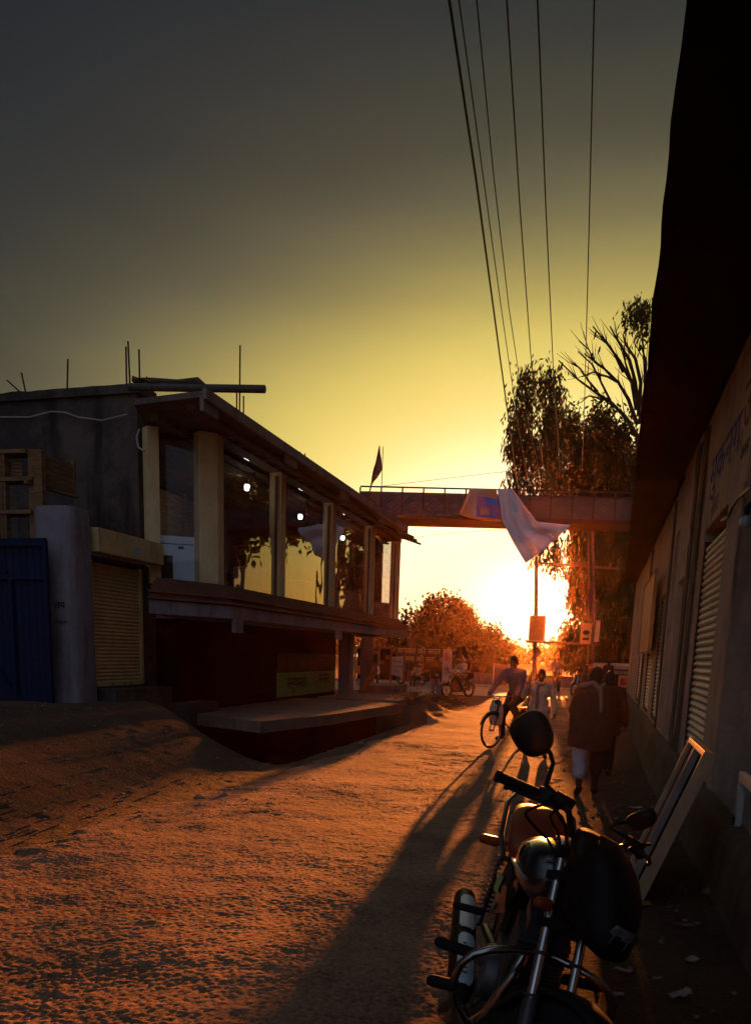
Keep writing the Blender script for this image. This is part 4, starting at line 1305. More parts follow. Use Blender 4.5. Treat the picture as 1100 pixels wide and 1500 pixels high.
tree('bushy_tree', 'dense dark bushy tree rising behind the right half of the footbridge', 57,
     [(885, 1000), (884, 880), (880, 760), (875, 660), (872, 620)],
     [(832, 628, 20, 22), (878, 614, 20, 18), (855, 650, 26, 26), (903, 640, 22, 28), (838, 690, 30, 26), (880, 690, 34, 30), (920, 680, 24, 36), (935, 720, 24, 40), (850, 720, 30, 18), (900, 730, 34, 30)],
     1150, .40, .08, M_leafB, .6, .36, hole=.95)
tree('drooping_tree', 'dense drooping tree whose dark foliage hangs to the street right of the sun', 53,
     [(908, 1005), (908, 950), (905, 870), (895, 800)],
     [(872, 800, 22, 26), (905, 800, 34, 34), (890, 850, 24, 34), (928, 850, 34, 46), (886, 905, 24, 36), (918, 920, 36, 46), (880, 948, 20, 24), (898, 965, 30, 22), (862, 952, 14, 22), (848, 945, 13, 30), (850, 800, 14, 22), (852, 832, 14, 24), (852, 868, 14, 26), (862, 840, 18, 30), (868, 880, 20, 34), (846, 918, 15, 24), (838, 930, 9, 16), (834, 950, 9, 14), (943, 960, 30, 40), (856, 782, 16, 14), (865, 850, 14, 24), (866, 905, 12, 26)],
     1500, .46, .09, M_leafB, .8, .34, hole=.4)
# bare tree with birds
def bare():
    Y = 47
    base = AY(945, 1000, Y); base.z = -.2
    t = thing('bare_tree', 'leafless tree with long fanned twigs against the sky beside the roof edge', 'tree', base, 0, 'trees beyond the crossing')
    b = MB()
    def pp(x, y, dy=0): return AY(x, y, Y + dy) - base
    b.tube([(0, 0, 0), pp(942, 850), pp(938, 720), pp(934, 640)], [.28, .22, .17, .13], 9)
    b.build('trunk', M_bark, t, smooth=True)
    limbs = [[(934, 640), (915, 610), (895, 590), (868, 572), (845, 555), (818, 528)], [(932, 620), (920, 585), (905, 560), (885, 540), (855, 518)], [(932, 600), (925, 560), (908, 530), (890, 505), (868, 478)],
             [(934, 600), (930, 560), (922, 528), (905, 500), (893, 478)], [(935, 610), (938, 560), (930, 525), (916, 505), (912, 490)], [(936, 620), (944, 570), (946, 530), (938, 505)],
             [(905, 600), (885, 585), (862, 580), (850, 590)], [(875, 574), (860, 556), (850, 540), (838, 532)], [(905, 560), (890, 552), (868, 545), (852, 552)], [(912, 545), (900, 520), (888, 500), (880, 492)], [(925, 560), (915, 530), (914, 505)],
             [(895, 590), (880, 560), (868, 535), (846, 515)], [(885, 540), (870, 530), (862, 512), (848, 500)]]
    for i, lm in enumerate(limbs):
        dy = rnd.uniform(-1.5, 1.5)
        P_ = [pp(x, y, dy * k / len(lm)) for k, (x, y) in enumerate(lm)]
        n = len(P_)
        b = MB(); b.tube(P_, [.11 * (1 - .8 * k / (n - 1)) * (1 if i < 6 else .55) + .012 for k in range(n)], 6)
        for k in range(1, n - 1):
            for q in range(3):
                d = (P_[k + 1] - P_[k]).normalized()
                e = P_[k] + d * rnd.uniform(.6, 1.3) + Vector((rnd.uniform(-.5, .5), rnd.uniform(-.4, .4), rnd.uniform(-.1, .6)))
                b.tube([P_[k], P_[k].lerp(e, .5) + Vector((0, 0, -.05)), e], [.028, .02, .009], 5)
        b.build('limb', M_bark, t)
    for i, (x, y) in enumerate(((871, 493), (877, 515), (866, 524), (822, 538), (937, 513))):
        bt = thing('bird', ('small bird on the highest left twig of the bare tree', 'small bird in the middle of the bare tree twigs', 'small bird just below the middle one in the bare tree', 'small bird at the far left twig tip of the bare tree', 'small bird on the right upright twig of the bare tree')[i], 'bird', AY(x, y, 46.9), 0, 'birds on the bare tree')
        b = MB()
        b.cap((0, 0, .02), (.02, 0, .16), .06, .05, 10); b.cap((.02, 0, .2), (.03, 0, .23), .04, .035, 8); b.cap((.05, 0, .22), (.11, 0, .21), .012, .003, 6); b.cap((-.02, 0, 0), (-.06, 0, -.15), .03, .02, 8); b.cap((0, .02, -.02), (0, .02, -.08), .006, .006, 6); b.cap((0, -.02, -.02), (0, -.02, -.08), .006, .006, 6)
        o = b.build('body', M_black, bt); remesh(o, .012, 1)
bare()
tree('tall_thin_tree', 'thin tall tree with one tuft of leaves at its top beside the roof edge', 44, [(952, 1000), (948, 800), (946, 620), (942, 510), (938, 470)],
     [(930, 456, 11, 8), (942, 468, 9, 10), (921, 464, 6, 6), (937, 490, 4, 8), (947, 455, 6, 7)], 1500, .30, .05, M_leafA, .75, .10)
tree('round_tree', 'rounded tree in orange haze left of the white sun glow', 62, [(655, 1000), (655, 950), (652, 900)],
     [(650, 888, 28, 16), (632, 905, 24, 18), (672, 902, 22, 20), (650, 925, 34, 26), (685, 935, 22, 26), (622, 935, 22, 24), (655, 960, 36, 24)], 1500, .32, .09, M_leafC, .45, .25, hole=.6)
tree('scraggy_tree', 'loose scraggy tree between the shop corner and the rounded tree', 58, [(612, 1000), (612, 950), (610, 905)],
     [(605, 902, 12, 12), (592, 922, 16, 16), (612, 935, 16, 16), (598, 950, 20, 18), (575, 945, 20, 24)], 380, .45, .12, M_leafC, .5, .16, hole=.9)
tree('low_tree', 'low hazy tree with a ragged top right of the rounded tree', 66, [(712, 1000), (712, 965), (714, 940)],
     [(703, 926, 18, 16), (722, 934, 14, 13), (730, 948, 18, 12), (708, 965, 28, 22), (692, 965, 22, 26), (728, 972, 18, 14), (738, 956, 14, 12)], 1300, .32, .09, M_leafC, .5, .2, hole=.8)
# trees on the far side of the shop row, seen as reflections in the big windows
def tree_w(x, y, h, rad, label, n, mleaf):
    t = thing('roadside_tree', label, 'tree', (x, y, -.2), 0, 'trees behind the shop row')
    b = MB()
    b.tube([(0, 0, 0), (.1, 0, h * .3), (-.1, .1, h * .6), (.05, 0, h * .9)], [.28, .22, .15, .05], 9)
    C = []
    for i in range(11):
        a = rnd.uniform(0, 2 * PI); rr_ = rad * rnd.uniform(.25, .8); z = h * rnd.uniform(.66, .98)
        C.append(Vector((rr_ * math.cos(a), rr_ * math.sin(a), z)))
        b.tube([(0, 0, h * .35 + z * .2), C[-1] * .6 + Vector((0, 0, z * .3)), C[-1]], [.1, .06, .02], 6)
    b.build('trunk', M_bark, t, smooth=True)
    b = MB()
    for c in C:
        leaves(b, c, (rad * .42, rad * .42, h * .10), n, .5, .13, .6, hole=.8)
    b.build('crown', mleaf, t, normals=False)
tree_w(8.5, 47, 13, 4.6, 'roadside tree hidden behind the shop row, seen mirrored in the big windows', 620, M_leafB)
tree_w(16, 56, 15, 5.2, 'second roadside tree behind the shop row, farther along the crossing road', 520, M_leafB)
tree_w(24, 66, 17, 6, 'farthest roadside tree behind the shop row', 420, M_leafB)
# far treeline
b = MB()
for i in range(110):
    x = -130 + i * 2.2 + rnd.uniform(-1.5, 1.5)
    y = rnd.uniform(190, 225)
    sx = (x - (-.0575 * y))
    h = 5.6 + 1.6 * mnoise.noise(Vector((x * .07, 0, 5))) + 4 * sstep(10, 34, abs(sx)) * (.6 + .4 * mnoise.noise(Vector((x * .2, 2, 5))))
    leaves(b, (x, y, h * .5 - .3), (3.4, 3.0, h * .55), 300, 1.1, .42, .4)
stuff(tag(b.build('far_treeline', M_leafC, normals=False), 'low hazy line of far trees along the horizon', 'treeline'))
# ================================================================== PEOPLE
M_skin = mat('brown_skin', (.075, .038, .022), (.055, .028, .017), 8, .6)
M_hair = mat('black_hair', (.012, .010, .009), (.02, .016, .014), 30, .5, bump=.004, bscale=120)
M_greyhair = mat('greyish_hair', (.06, .05, .045), (.03, .025, .022), 30, .6, bump=.004, bscale=120)
STAND = dict(pelvis=(0, 0, .93), chest=(0, .01, 1.26), neck=(0, 0, 1.43), head=(0, .025, 1.575), shL=(-.19, 0, 1.39), elL=(-.24, -.02, 1.11), wrL=(-.25, .06, .87), shR=(.19, 0, 1.39), elR=(.24, -.02, 1.11), wrR=(.25, .06, .87),
             hiL=(-.09, 0, .91), knL=(-.10, .02, .50), anL=(-.10, -.01, .085), hiR=(.09, 0, .91), knR=(.10, .02, .50), anR=(.10, -.01, .085), look=(0, 1, 0), fistL=0, fistR=0)
def person(label, loc, rz, pose, clothes, group=None, voxel=.012, hair=True, sc=1.0, faced=False):
    """clothes: list of (name, kind, material, extra)"""
    J = {k: (Vector(v) if isinstance(v, tuple) else v) for k, v in {**STAND, **pose}.items()}
    t = thing('person', label, 'person', loc, rz, group)
    t.scale = (sc, sc, sc)
    b = MB()
    sv = J['shR'] - J['shL']
    look = J['look'].normalized(); up = (J['head'] - J['neck']).normalized()
    side = look.cross(up).normalized(); up = side.cross(look)
    HM = Matrix((side, look, up)).transposed()
    hd = J['head']
    b.cap(J['hiL'].lerp(J['hiR'], .15), J['hiR'].lerp(J['hiL'], .15), .115, .115)
    b.cap(J['pelvis'], J['pelvis'].lerp(J['chest'], .5), .125, .115); b.cap(J['pelvis'].lerp(J['chest'], .5), J['chest'], .118, .135)
    b.cap(J['shL'].lerp(J['shR'], .14), J['shR'].lerp(J['shL'], .14), .072, .072); b.cap(J['chest'] + sv * .16, J['chest'] - sv * .16, .12, .12)
    b.cap(J['chest'], J['neck'], .10, .058); b.cap(J['neck'], hd - up * .04, .056, .052)
    b.ball(hd + up * .015, (.076, .092, .105), HM); b.cap(hd - up * .045 + look * .02, hd - up * .085 + look * .05, .058, .035)
    b.cap(hd + up * .01 + look * .088, hd - up * .025 + look * .108, .011, .016, 8); b.cap(hd - up * .06 + look * .088 - side * .02, hd - up * .06 + look * .088 + side * .02, .011, .011, 8)
    b.cap(hd + up * .03 + look * .078 - side * .035, hd + up * .03 + look * .078 + side * .035, .016, .016, 8)
    for s_ in (-1, 1):
        b.ball(hd + side * s_ * .08 - look * .005, (.012, .024, .034), HM, 8, 6)
    for S, sx in (('L', -1), ('R', 1)):
        b.cap(J['sh' + S], J['el' + S], .052, .04); b.cap(J['el' + S], J['wr' + S], .041, .028)
        d = (J['wr' + S] - J['el' + S]).normalized()
        f = J.get('hand' + S); f = Vector(f).normalized() if f is not None else d
        lat = f.cross(Vector((sx, 0, .2))).normalized()
        if lat.length < .5: lat = Vector((0, 1, 0))
        palm = f.cross(lat).normalized()
        if palm.x * sx > 0: palm = -palm          # palm faces the body
        w0 = J['wr' + S]; w1 = w0 + f * .085
        for q in (-.028, -.009, .010, .028):
            b.cap(w0 + lat * q * .6, w1 + lat * q, .017, .013, 8)
        curl = J['fist' + S]
        for q, ln in ((-.030, .062), (-.010, .078), (.011, .084), (.031, .075)):
            a = w1 + lat * q
            c = a + (f * math.cos(curl * 1.4 + .25) + palm * math.sin(curl * 1.4 + .25)) * ln * .5
            e = c + (f * math.cos(curl * 2.9 + .5) + palm * math.sin(curl * 2.9 + .5)) * ln * .5
            b.cap(a, c, .0098, .009, 8); b.cap(c, e, .009, .0078, 8)
        th = w0 + f * .03 + lat * .032
        c = th + (lat * .7 + f * .7 + palm * .3).normalized() * .035; b.cap(th, c, .014, .011, 8); b.cap(c, c + (f * .9 + palm * (.3 + curl)).normalized() * .03, .011, .009, 8)
        b.cap(J['hi' + S], J['kn' + S], .085, .058); b.cap(J['kn' + S], J['kn' + S].lerp(J['an' + S], .4), .055, .053); b.cap(J['kn' + S].lerp(J['an' + S], .4), J['an' + S], .053, .034)
        toe = J.get('toe' + S); toe = Vector(toe).normalized() if toe is not None else Vector((sx * .15, 1, -.18)).normalized()
        an = J['an' + S]
        b.cap(an + Vector((0, 0, -.035)) - toe * .04, an + Vector((0, 0, -.045)) + toe * .10, .036, .034); b.cap(an + Vector((0, 0, -.045)) + toe * .10, an + Vector((0, 0, -.052)) + toe * .16, .036, .026)
    body = b.build('body', M_skin, t); remesh(body, voxel, 2)
    if hair:
        b = MB()
        rg = []
        for i in range(9):
            th = i / 8
            z = .128 * math.cos(th * PI * .58) ; r = math.sin(max(.02, th * PI * .58))
            ring = []
            for k in range(20):
                a = 2 * PI * k / 20
                fx, fy = math.cos(a), math.sin(a)
                drop = -.045 * sstep(.2, -.6, fy) * th + .05 * sstep(.3, 1, fy) * th
                ring.append(hd + HM @ Vector((.086 * r * fx, .098 * r * fy - .012, z + .018 + drop)))
            rg.append(ring)
        b.loft(rg)
        b.build('hair', hair if not isinstance(hair, bool) else M_hair, t, smooth='all')
    if faced:
        b = MB()
        for s_ in (-1, 1): b.ball(hd + side * s_ * .032 + up * .01 + look * .084, (.013, .008, .008), HM, 8, 6)
        b.build('eyes', mat('eye', (.02, .015, .012), None, 5, .2), t)
    def each_shoe(c):
        for nm, kind, m_, ex in c:
            if kind == 'shoes':
                for S in 'LR': yield ('shoe' if nm == 'shoes' else 'sandal', kind, m_, {**ex, 'side': S})
            else: yield nm, kind, m_, ex
    for (nm, kind, m_, ex) in each_shoe(clothes):
        b = MB()
        if kind in ('shirt', 'kurta', 'vest'):
            pad = ex.get('pad', .018)
            b.cap(J['pelvis'] + Vector((0, 0, .0)), J['pelvis'].lerp(J['chest'], .5), .135 + pad, .125 + pad); b.cap(J['pelvis'].lerp(J['chest'], .5), J['chest'], .126 + pad, .14 + pad)
            b.cap(J['chest'] + sv * .19, J['chest'] - sv * .19, .12 + pad, .12 + pad); b.cap(J['shL'].lerp(J['shR'], .06), J['shR'].lerp(J['shL'], .06), .07 + pad * .8, .07 + pad * .8)
            b.cap(J['chest'], J['neck'] - up * .02, .10 + pad, .062 + pad * .6)
            b.cap(J['hiL'].lerp(J['hiR'], .1), J['hiR'].lerp(J['hiL'], .1), .115 + pad, .115 + pad)
            if kind != 'vest':
                for S in 'LR':
                    k = ex.get('sleeve', .96)
                    b.cap(J['sh' + S], J['el' + S], .055 + pad, .046 + pad)
                    if k > .2: b.cap(J['el' + S], J['el' + S].lerp(J['wr' + S], k), .046 + pad, .036 + pad)
            if kind == 'kurta':
                zb = ex.get('hem', .55)
                rg = []
                pv = J['pelvis']
                for i in range(7):
                    q = i / 6
                    z = pv.z + .18 - (pv.z + .18 - zb) * q
                    rx, ry = .17 + .05 * q, .14 + .045 * q
                    rg.append([(pv.x + rx * (1 + .05 * q * math.sin(7 * a_ + 1.5)) * math.cos(a_), pv.y + ry * (1 + .05 * q * math.sin(5 * a_)) * math.sin(a_) + ex.get('sway', 0) * q, z + .02 * math.sin(3 * a_) * q) for a_ in [2 * PI * k / 40 for k in range(40)]])
                b.loft(rg)
        elif kind == 'trousers':
            pad = ex.get('pad', .016)
            b.cap(J['hiL'].lerp(J['hiR'], .1), J['hiR'].lerp(J['hiL'], .1), .12 + pad, .12 + pad); b.cap(J['pelvis'], J['pelvis'] + (J['chest'] - J['pelvis']).normalized() * .08, .13 + pad, .122 + pad)
            for S in ex.get('legs', 'LR'):
                k = ex.get('len', .93)
                b.cap(J['hi' + S], J['kn' + S], .088 + pad, .062 + pad * 1.1); b.cap(J['kn' + S], J['kn' + S].lerp(J['an' + S], k), .06 + pad * 1.1, .045 + pad * ex.get('flare', 1.2))
        elif kind == 'shawl':
            rg = []
            for q, (z, rx, ry, cx, cy) in enumerate(ex['rings']):
                ring = []
                for k in range(48):
                    a_ = 2 * PI * k / 48
                    fo = 1 + .045 * (q / len(ex['rings'])) * math.sin(9 * a_ + z * 2) + .02 * math.sin(15 * a_ + z * 5)
                    ring.append((cx + rx * fo * math.cos(a_), cy + ry * fo * math.sin(a_), z + (.03 * math.sin(2 * a_ + 1) if q == 0 else 0)))
                rg.append(ring)
            b.loft(rg)
        elif kind == 'capsules':
            for c in ex['caps']: b.cap(*c)
        elif kind == 'shoes':
            for S, sx in ((ex['side'], -1 if ex['side'] == 'L' else 1),):
                toe = J.get('toe' + S); toe = Vector(toe).normalized() if toe is not None else Vector((sx * .15, 1, -.18)).normalized()
                an = J['an' + S]
                b.cap(an + Vector((0, 0, -.035)) - toe * .045, an + Vector((0, 0, -.043)) + toe * .15, .046, .042)
        o = b.build(nm, m_, t); remesh(o, ex.get('voxel', voxel), ex.get('smooth', 3))
        if ex.get('fold', .006):
            fm = ex.get('fold', .006)
            me = o.data
            NV = [v_.normal.copy() for v_ in me.vertices]
            for v_, nv_ in zip(me.vertices, NV):
                p = v_.co.copy()
                v_.co = p + nv_ * (fm * (mnoise.noise(Vector((p.x * 9, p.y * 9, p.z * 4 + len(nm)))) + .6 * mnoise.noise(Vector((p.x * 22, p.y * 22, p.z * 9)))))
    return t
def shade(name, c, r=.9): return mat(name, c, tuple(v * .7 for v in c), 6, r, bump=.004, bscale=30, spec=.03)
M_shirtv = shade('mauve_shirt', (.14, .115, .145)); M_darktr = shade('dark_trousers', (.035, .03, .035)); M_kurta = shade('pale_kurta', (.48, .42, .36))
M_paj = shade('pale_pyjama', (.46, .40, .38)); M_shawl = shade('brown_shawl', (.085, .045, .036)); M_dhoti = shade('bluish_dhoti', (.42, .47, .56)); M_scarf = shade('grey_scarf', (.22, .19, .17))
M_maroon = shade('maroon_shirt', (.06, .025, .022)); M_black_c = shade('black_cloth', (.02, .018, .018)); M_sandal = mat('sandal_leather', (.04, .028, .02), None, 10, .6)
M_palegreen = shade('pale_green_shirt', (.30, .36, .33)); M_tan = shade('tan_shirt', (.30, .22, .14)); M_whiteshirt = shade('white_shirt', (.6, .57, .52)); M_orange = shade('orange_cloth', (.45, .12, .04))
def gnd(px, py, z=-.13):
    p = GZ(px, py, z)
    return Vector((p.x, p.y, H(p.x, p.y) + (.015 if -4.3 < p.x < -.3 or p.y > 33.6 else 0)))
def face_to(fx, fy): return math.atan2(-fx, fy)       # local +y to (fx, fy)

# walking man seen from behind (largest figure)
g = gnd(857, 1166)
person('man walking away under a long brown shawl with one bluish white trouser leg showing', g, face_to(-.06, 1), dict(
    head=(.015, .10, 1.475), neck=(0, .035, 1.345), chest=(0, 0, 1.18), pelvis=(0, -.01, .88), look=(.0, 1, -.25),
    shL=(-.19, .02, 1.31), shR=(.19, .02, 1.31), elL=(-.25, .06, 1.05), wrL=(-.17, .22, .95), elR=(.25, .06, 1.05), wrR=(.17, .22, .95), fistL=.6, fistR=.6,
    hiL=(-.09, 0, .86), hiR=(.09, 0, .86), knL=(-.11, -.03, .47), anL=(-.10, -.14, .11), knR=(.11, .10, .47), anR=(.10, .05, .09), toeL=(-.1, 1, -.35), toeR=(.1, 1, -.1)),
    [('dhoti', 'trousers', M_dhoti, dict(pad=.035, len=.55, flare=1.1, legs='L')), ('dark_wrap', 'trousers', M_shawl, dict(pad=.03, len=.45, legs='R')),
     ('shawl', 'shawl', M_shawl, dict(rings=[(.60, .265, .215, 0, .01), (.75, .268, .215, 0, .01), (.95, .268, .215, 0, .015), (1.15, .262, .195, 0, .025), (1.28, .245, .16, 0, .025), (1.35, .20, .125, 0, .03), (1.40, .11, .09, 0, .045)], fold=.018)),
     ('scarf', 'capsules', M_scarf, dict(caps=[((-.02, -.075, 1.415), (.07, -.155, 1.33), .035, .03), ((.07, -.165, 1.33), (.095, -.20, 1.08), .028, .024), ((-.02, -.075, 1.41), (-.15, -.06, 1.375), .035, .04), ((-.15, -.06, 1.375), (-.19, .10, 1.33), .03, .03), ((.07, -.14, 1.36), (.12, .06, 1.39), .03, .03)], fold=.004, voxel=.008)),
     ('sandals', 'shoes', M_sandal, dict(fold=0))], voxel=.010, hair=M_hair)
# companion half hidden on his right
p = GZ(884, 1136, -.12); p.z = H(p.x, p.y)
person('person in dark clothes half hidden on the wall side of the man in the shawl', p + Vector((-.03, 0, 0)), face_to(.02, 1), dict(
    head=(.0, .05, 1.40), neck=(0, .02, 1.28), chest=(0, 0, 1.12), pelvis=(0, 0, .84), shL=(-.17, 0, 1.24), shR=(.17, 0, 1.24), elR=(.25, -.03, 1.0), wrR=(.27, .03, .76), elL=(-.22, 0, 1.0), wrL=(-.2, .1, .8), fistR=.5, fistL=.5,
    hiL=(-.08, 0, .82), hiR=(.08, 0, .82), knL=(-.09, .08, .45), anL=(-.08, .12, .09), knR=(.08, -.02, .45), anR=(.08, -.14, .10), toeR=(.1, 1, -.3)),
    [('shirt', 'kurta', M_maroon, dict(hem=.62)), ('trousers', 'trousers', M_black_c, dict()), ('sandals', 'shoes', M_sandal, dict(fold=0))], voxel=.011)

# cyclist + bicycle
gf, grr = gnd(718, 1096), None
fw = Vector((-.467, -.884, 0)).normalized()
ctr = gf - fw * .55
ctr.z = H(ctr.x, ctr.y) + .015
M_tyre = mat('tyre_rubber', (.018, .017, .016), (.012, .011, .011), 20, .8)
M_chrome = mat('chrome', (.55, .55, .55), (.45, .45, .45), 10, .18, 1.0)
M_bikep = mat('bicycle_paint', (.02, .03, .02), (.015, .02, .015), 9, .35, coat=.4)
bic = thing('bicycle', 'old roadster bicycle with a pale bag on its handlebar ridden towards the camera', 'bicycle', ctr, math.atan2(fw.y, fw.x))
def wheel(name, c, Rr, rt, parent, spokes=24, T=None, tyre=M_tyre, rim=M_chrome, hub=.03, rimw=.012):
    M = (T or Matrix.Identity(4)) @ Matrix.Translation(c) @ Matrix.Rotation(PI / 2, 4, 'X')
    b = MB(); b.torus(Rr - rt, rt, M, 48, 10); w0 = b.build(name, tyre, parent, smooth='all')
    b = MB(); b.torus(Rr - rt * 2 - rimw * .7, rimw, M, 48, 8)
    b.build('rim', rim, w0, smooth='all')
    b = MB()
    for i in range(spokes):
        a = 2 * PI * i / spokes
        z = hub * (.8 if i % 2 else -.8)
        b.tube([M @ Vector((hub * .6 * math.cos(a + .3), hub * .6 * math.sin(a + .3), z)), M @ Vector(((Rr - rt * 2 - rimw) * math.cos(a), (Rr - rt * 2 - rimw) * math.sin(a), 0))], .0022, 4)
    b.tube([M @ Vector((0, 0, -.05)), M @ Vector((0, 0, .05))], hub * .6, 10)
    b.build('spokes', rim, w0)
    return w0
FX, RX, WR = .55, -.55, .345
wheel('wheel', (FX, 0, WR), WR, .019, bic); wheel('wheel', (RX, 0, WR), WR, .019, bic)
b = MB()
bb = (-.10, 0, .30); st_ = (-.24, 0, .80); hd_ = (.36, 0, .82); hb = (.40, 0, .70)
for a, c, r in ((bb, st_, .016), (st_, hd_, .015), (bb, hb, .016), (hd_, hb, .018), (bb, (RX, .05, WR), .009), (bb, (RX, -.05, WR), .009), (st_, (RX, .05, WR), .008), (st_, (RX, -.05, WR), .008),
                (hb, (.46, .045, .62), .012), (hb, (.46, -.045, .62), .012), ((.46, .045, .62), (FX, .05, WR), .010), ((.46, -.045, .62), (FX, -.05, WR), .010)):
    b.tube([a, c], r, 8)
b.build('frame', M_bikep, bic)
for c, a0, a1 in ((FX, 20, 170), (RX, 10, 200)):
    pts = [Vector((c + (WR + .018) * math.cos(R(a)), 0, WR + (WR + .018) * math.sin(R(a)))) for a in range(a0, a1, 10)]
    b = MB(); b.tube(pts, .030, 6, flat=.35)
    b.build('mudguard', M_bikep, bic)
b = MB()
b.tube([hd_, (.345, 0, .98)], .012, 8); b.tube([(.30, .29, 1.0), (.42, .22, 1.0), (.40, .08, .98), (.345, 0, .98), (.40, -.08, .98), (.42, -.22, 1.0), (.30, -.29, 1.0)], .012, 8); b.tube([(.40, .10, .94), (.40, -.10, .94)], .006, 6)
hbx = b.build('handlebar', M_chrome, bic, smooth=True)
b = MB()
for s_ in (-1, 1): b.tube([(.24, .31 * s_, 1.0), (.34, .27 * s_, 1.0)], .017, 8)
b.build('grips', M_black, hbx)
b = MB(); b.tube([st_, (-.26, 0, .90)], .012, 8); b.loft([[(-.40, -.10, .92), (-.40, .10, .92), (-.40, .10, .95), (-.40, -.10, .95)], [(-.26, -.075, .93), (-.26, .075, .93), (-.26, .075, .96), (-.26, -.075, .96)], [(-.08, -.02, .92), (-.08, .02, .92), (-.08, .02, .95), (-.08, -.02, .95)]])
b.build('saddle', M_black, bic)
b = MB(); b.torus(.09, .006, Matrix.Translation((-.10, -.05, .30)) @ Matrix.Rotation(PI / 2, 4, 'X'), 24, 6); b.tube([(-.10, -.07, .30), (-.02, -.09, .15)], .009, 6); b.tube([(-.10, .07, .30), (-.18, .09, .45)], .009, 6); b.box(-.06, .04, -.19, -.09, .14, .165); b.box(-.23, -.13, .09, .19, .44, .465)
b.tube([(-.10, .07, .3), (-.10, -.07, .3)], .016, 8)
b.build('crank', M_chrome, bic)
b = MB(); b.box(-.85, -.35, -.08, .08, .735, .75); b.tube([(-.8, .07, .735), (RX, .06, WR)], .006, 5); b.tube([(-.8, -.07, .735), (RX, -.06, WR)], .006, 5); b.build('carrier', M_steel, bic)
b = MB(); b.lathe([(.045, 0), (.05, .05), (.03, .09)], Matrix.Translation((.44, 0, .88)) @ Matrix.Rotation(-PI / 2, 4, 'Y'), 16); b.build('lamp', M_chrome, bic, smooth=True)
bag = MB()
rg = []
for z, rx, ry in ((.42, .05, .10), (.46, .085, .14), (.60, .10, .15), (.76, .085, .14), (.90, .03, .10)):
    rg.append([(.28 + rx * (1 + .12 * math.sin(5 * a_ + z * 9)) * math.cos(a_), -.10 + ry * (1 + .1 * math.sin(4 * a_ + z * 7)) * math.sin(a_), z) for a_ in [2 * PI * k / 24 for k in range(24)]])
bag.loft(rg); bag.tube([(.28, -.16, .88), (.33, -.18, .99), (.28, -.04, .9)], .008, 5)
o = bag.build('hanging_bag', shade('pale_bag', (.50, .44, .36)), smooth='all')
o.location = ctr; o.rotation_euler = (0, 0, math.atan2(fw.y, fw.x)); tag(o, 'pale cloth bag hanging from the bicycle handlebar', 'bag')
person('cyclist in a mauve long sleeved shirt and dark trousers riding the roadster bicycle', ctr, math.atan2(fw.y, fw.x) - PI / 2, dict(
    pelvis=(0, -.24, 1.02), chest=(0, -.14, 1.32), neck=(0, -.10, 1.48), head=(.0, -.06, 1.625), look=(.08, 1, -.12), shL=(-.19, -.10, 1.44), shR=(.19, -.10, 1.44),
    elL=(-.30, .06, 1.20), wrL=(-.29, .24, 1.04), elR=(.30, .06, 1.20), wrR=(.29, .24, 1.04), handL=(.1, .9, -.3), handR=(-.1, .9, -.3), fistL=.8, fistR=.8,
    hiL=(-.09, -.22, .98), hiR=(.09, -.22, .98), knL=(-.12, .10, .80), anL=(-.13, -.16, .55), knR=(.12, .06, .58), anR=(.14, -.02, .22), toeL=(-.1, 1, -.15), toeR=(.1, 1, -.15)),
    [('shirt', 'shirt', M_shirtv, dict()), ('trousers', 'trousers', M_darktr, dict()), ('shoes', 'shoes', M_sandal, dict(fold=0))], voxel=.011, faced=True)

# front man with stick
p = AY(786, 1085, 13.9); p.z = H(p.x, p.y) + .015
person('man in a pale kurta and scarf walking towards the camera, hand raised on a stick', p, face_to(.1, -1), dict(
    elR=(.31, .02, 1.17), wrR=(.26, .14, 1.36), handR=(-.05, .1, 1), fistR=.8, elL=(-.27, -.03, 1.11), wrL=(-.30, .03, .86), fistL=.5, look=(.0, 1, -.05),
    hiL=(-.09, 0, .91), hiR=(.09, 0, .91), knL=(-.13, .08, .50), anL=(-.15, .06, .09), knR=(.13, -.02, .5), anR=(.15, -.14, .11)),
    [('pyjama', 'trousers', M_paj, dict(pad=.035, flare=1.4)), ('kurta', 'kurta', M_kurta, dict(hem=.60)), ('scarf', 'capsules', M_scarf, dict(caps=[((-.11, .03, 1.43), (.0, .10, 1.40), .035, .035), ((.11, .03, 1.43), (.0, .10, 1.40), .035, .035), ((-.11, .03, 1.43), (0, -.07, 1.45), .035, .035), ((.11, .03, 1.43), (0, -.07, 1.45), .035, .035), ((.05, .13, 1.38), (.06, .17, .95), .03, .028)])), ('sandals', 'shoes', M_sandal, dict(fold=0))], voxel=.011, faced=True, sc=.90)
hand = AY(776, 1000, 13.72)
foot = AY(769, 1070, 13.65); foot.z = H(foot.x, foot.y)
tp = AY(777.5, 983, 13.74)
b = MB(); b.tube([foot - foot, (hand - foot), tp - foot], [.012, .015, .016], 8); o = b.build('walking_stick', M_wood, smooth=True); o.location = foot; tag(o, 'thin wooden stick held upright by the man in the pale kurta', 'stick')

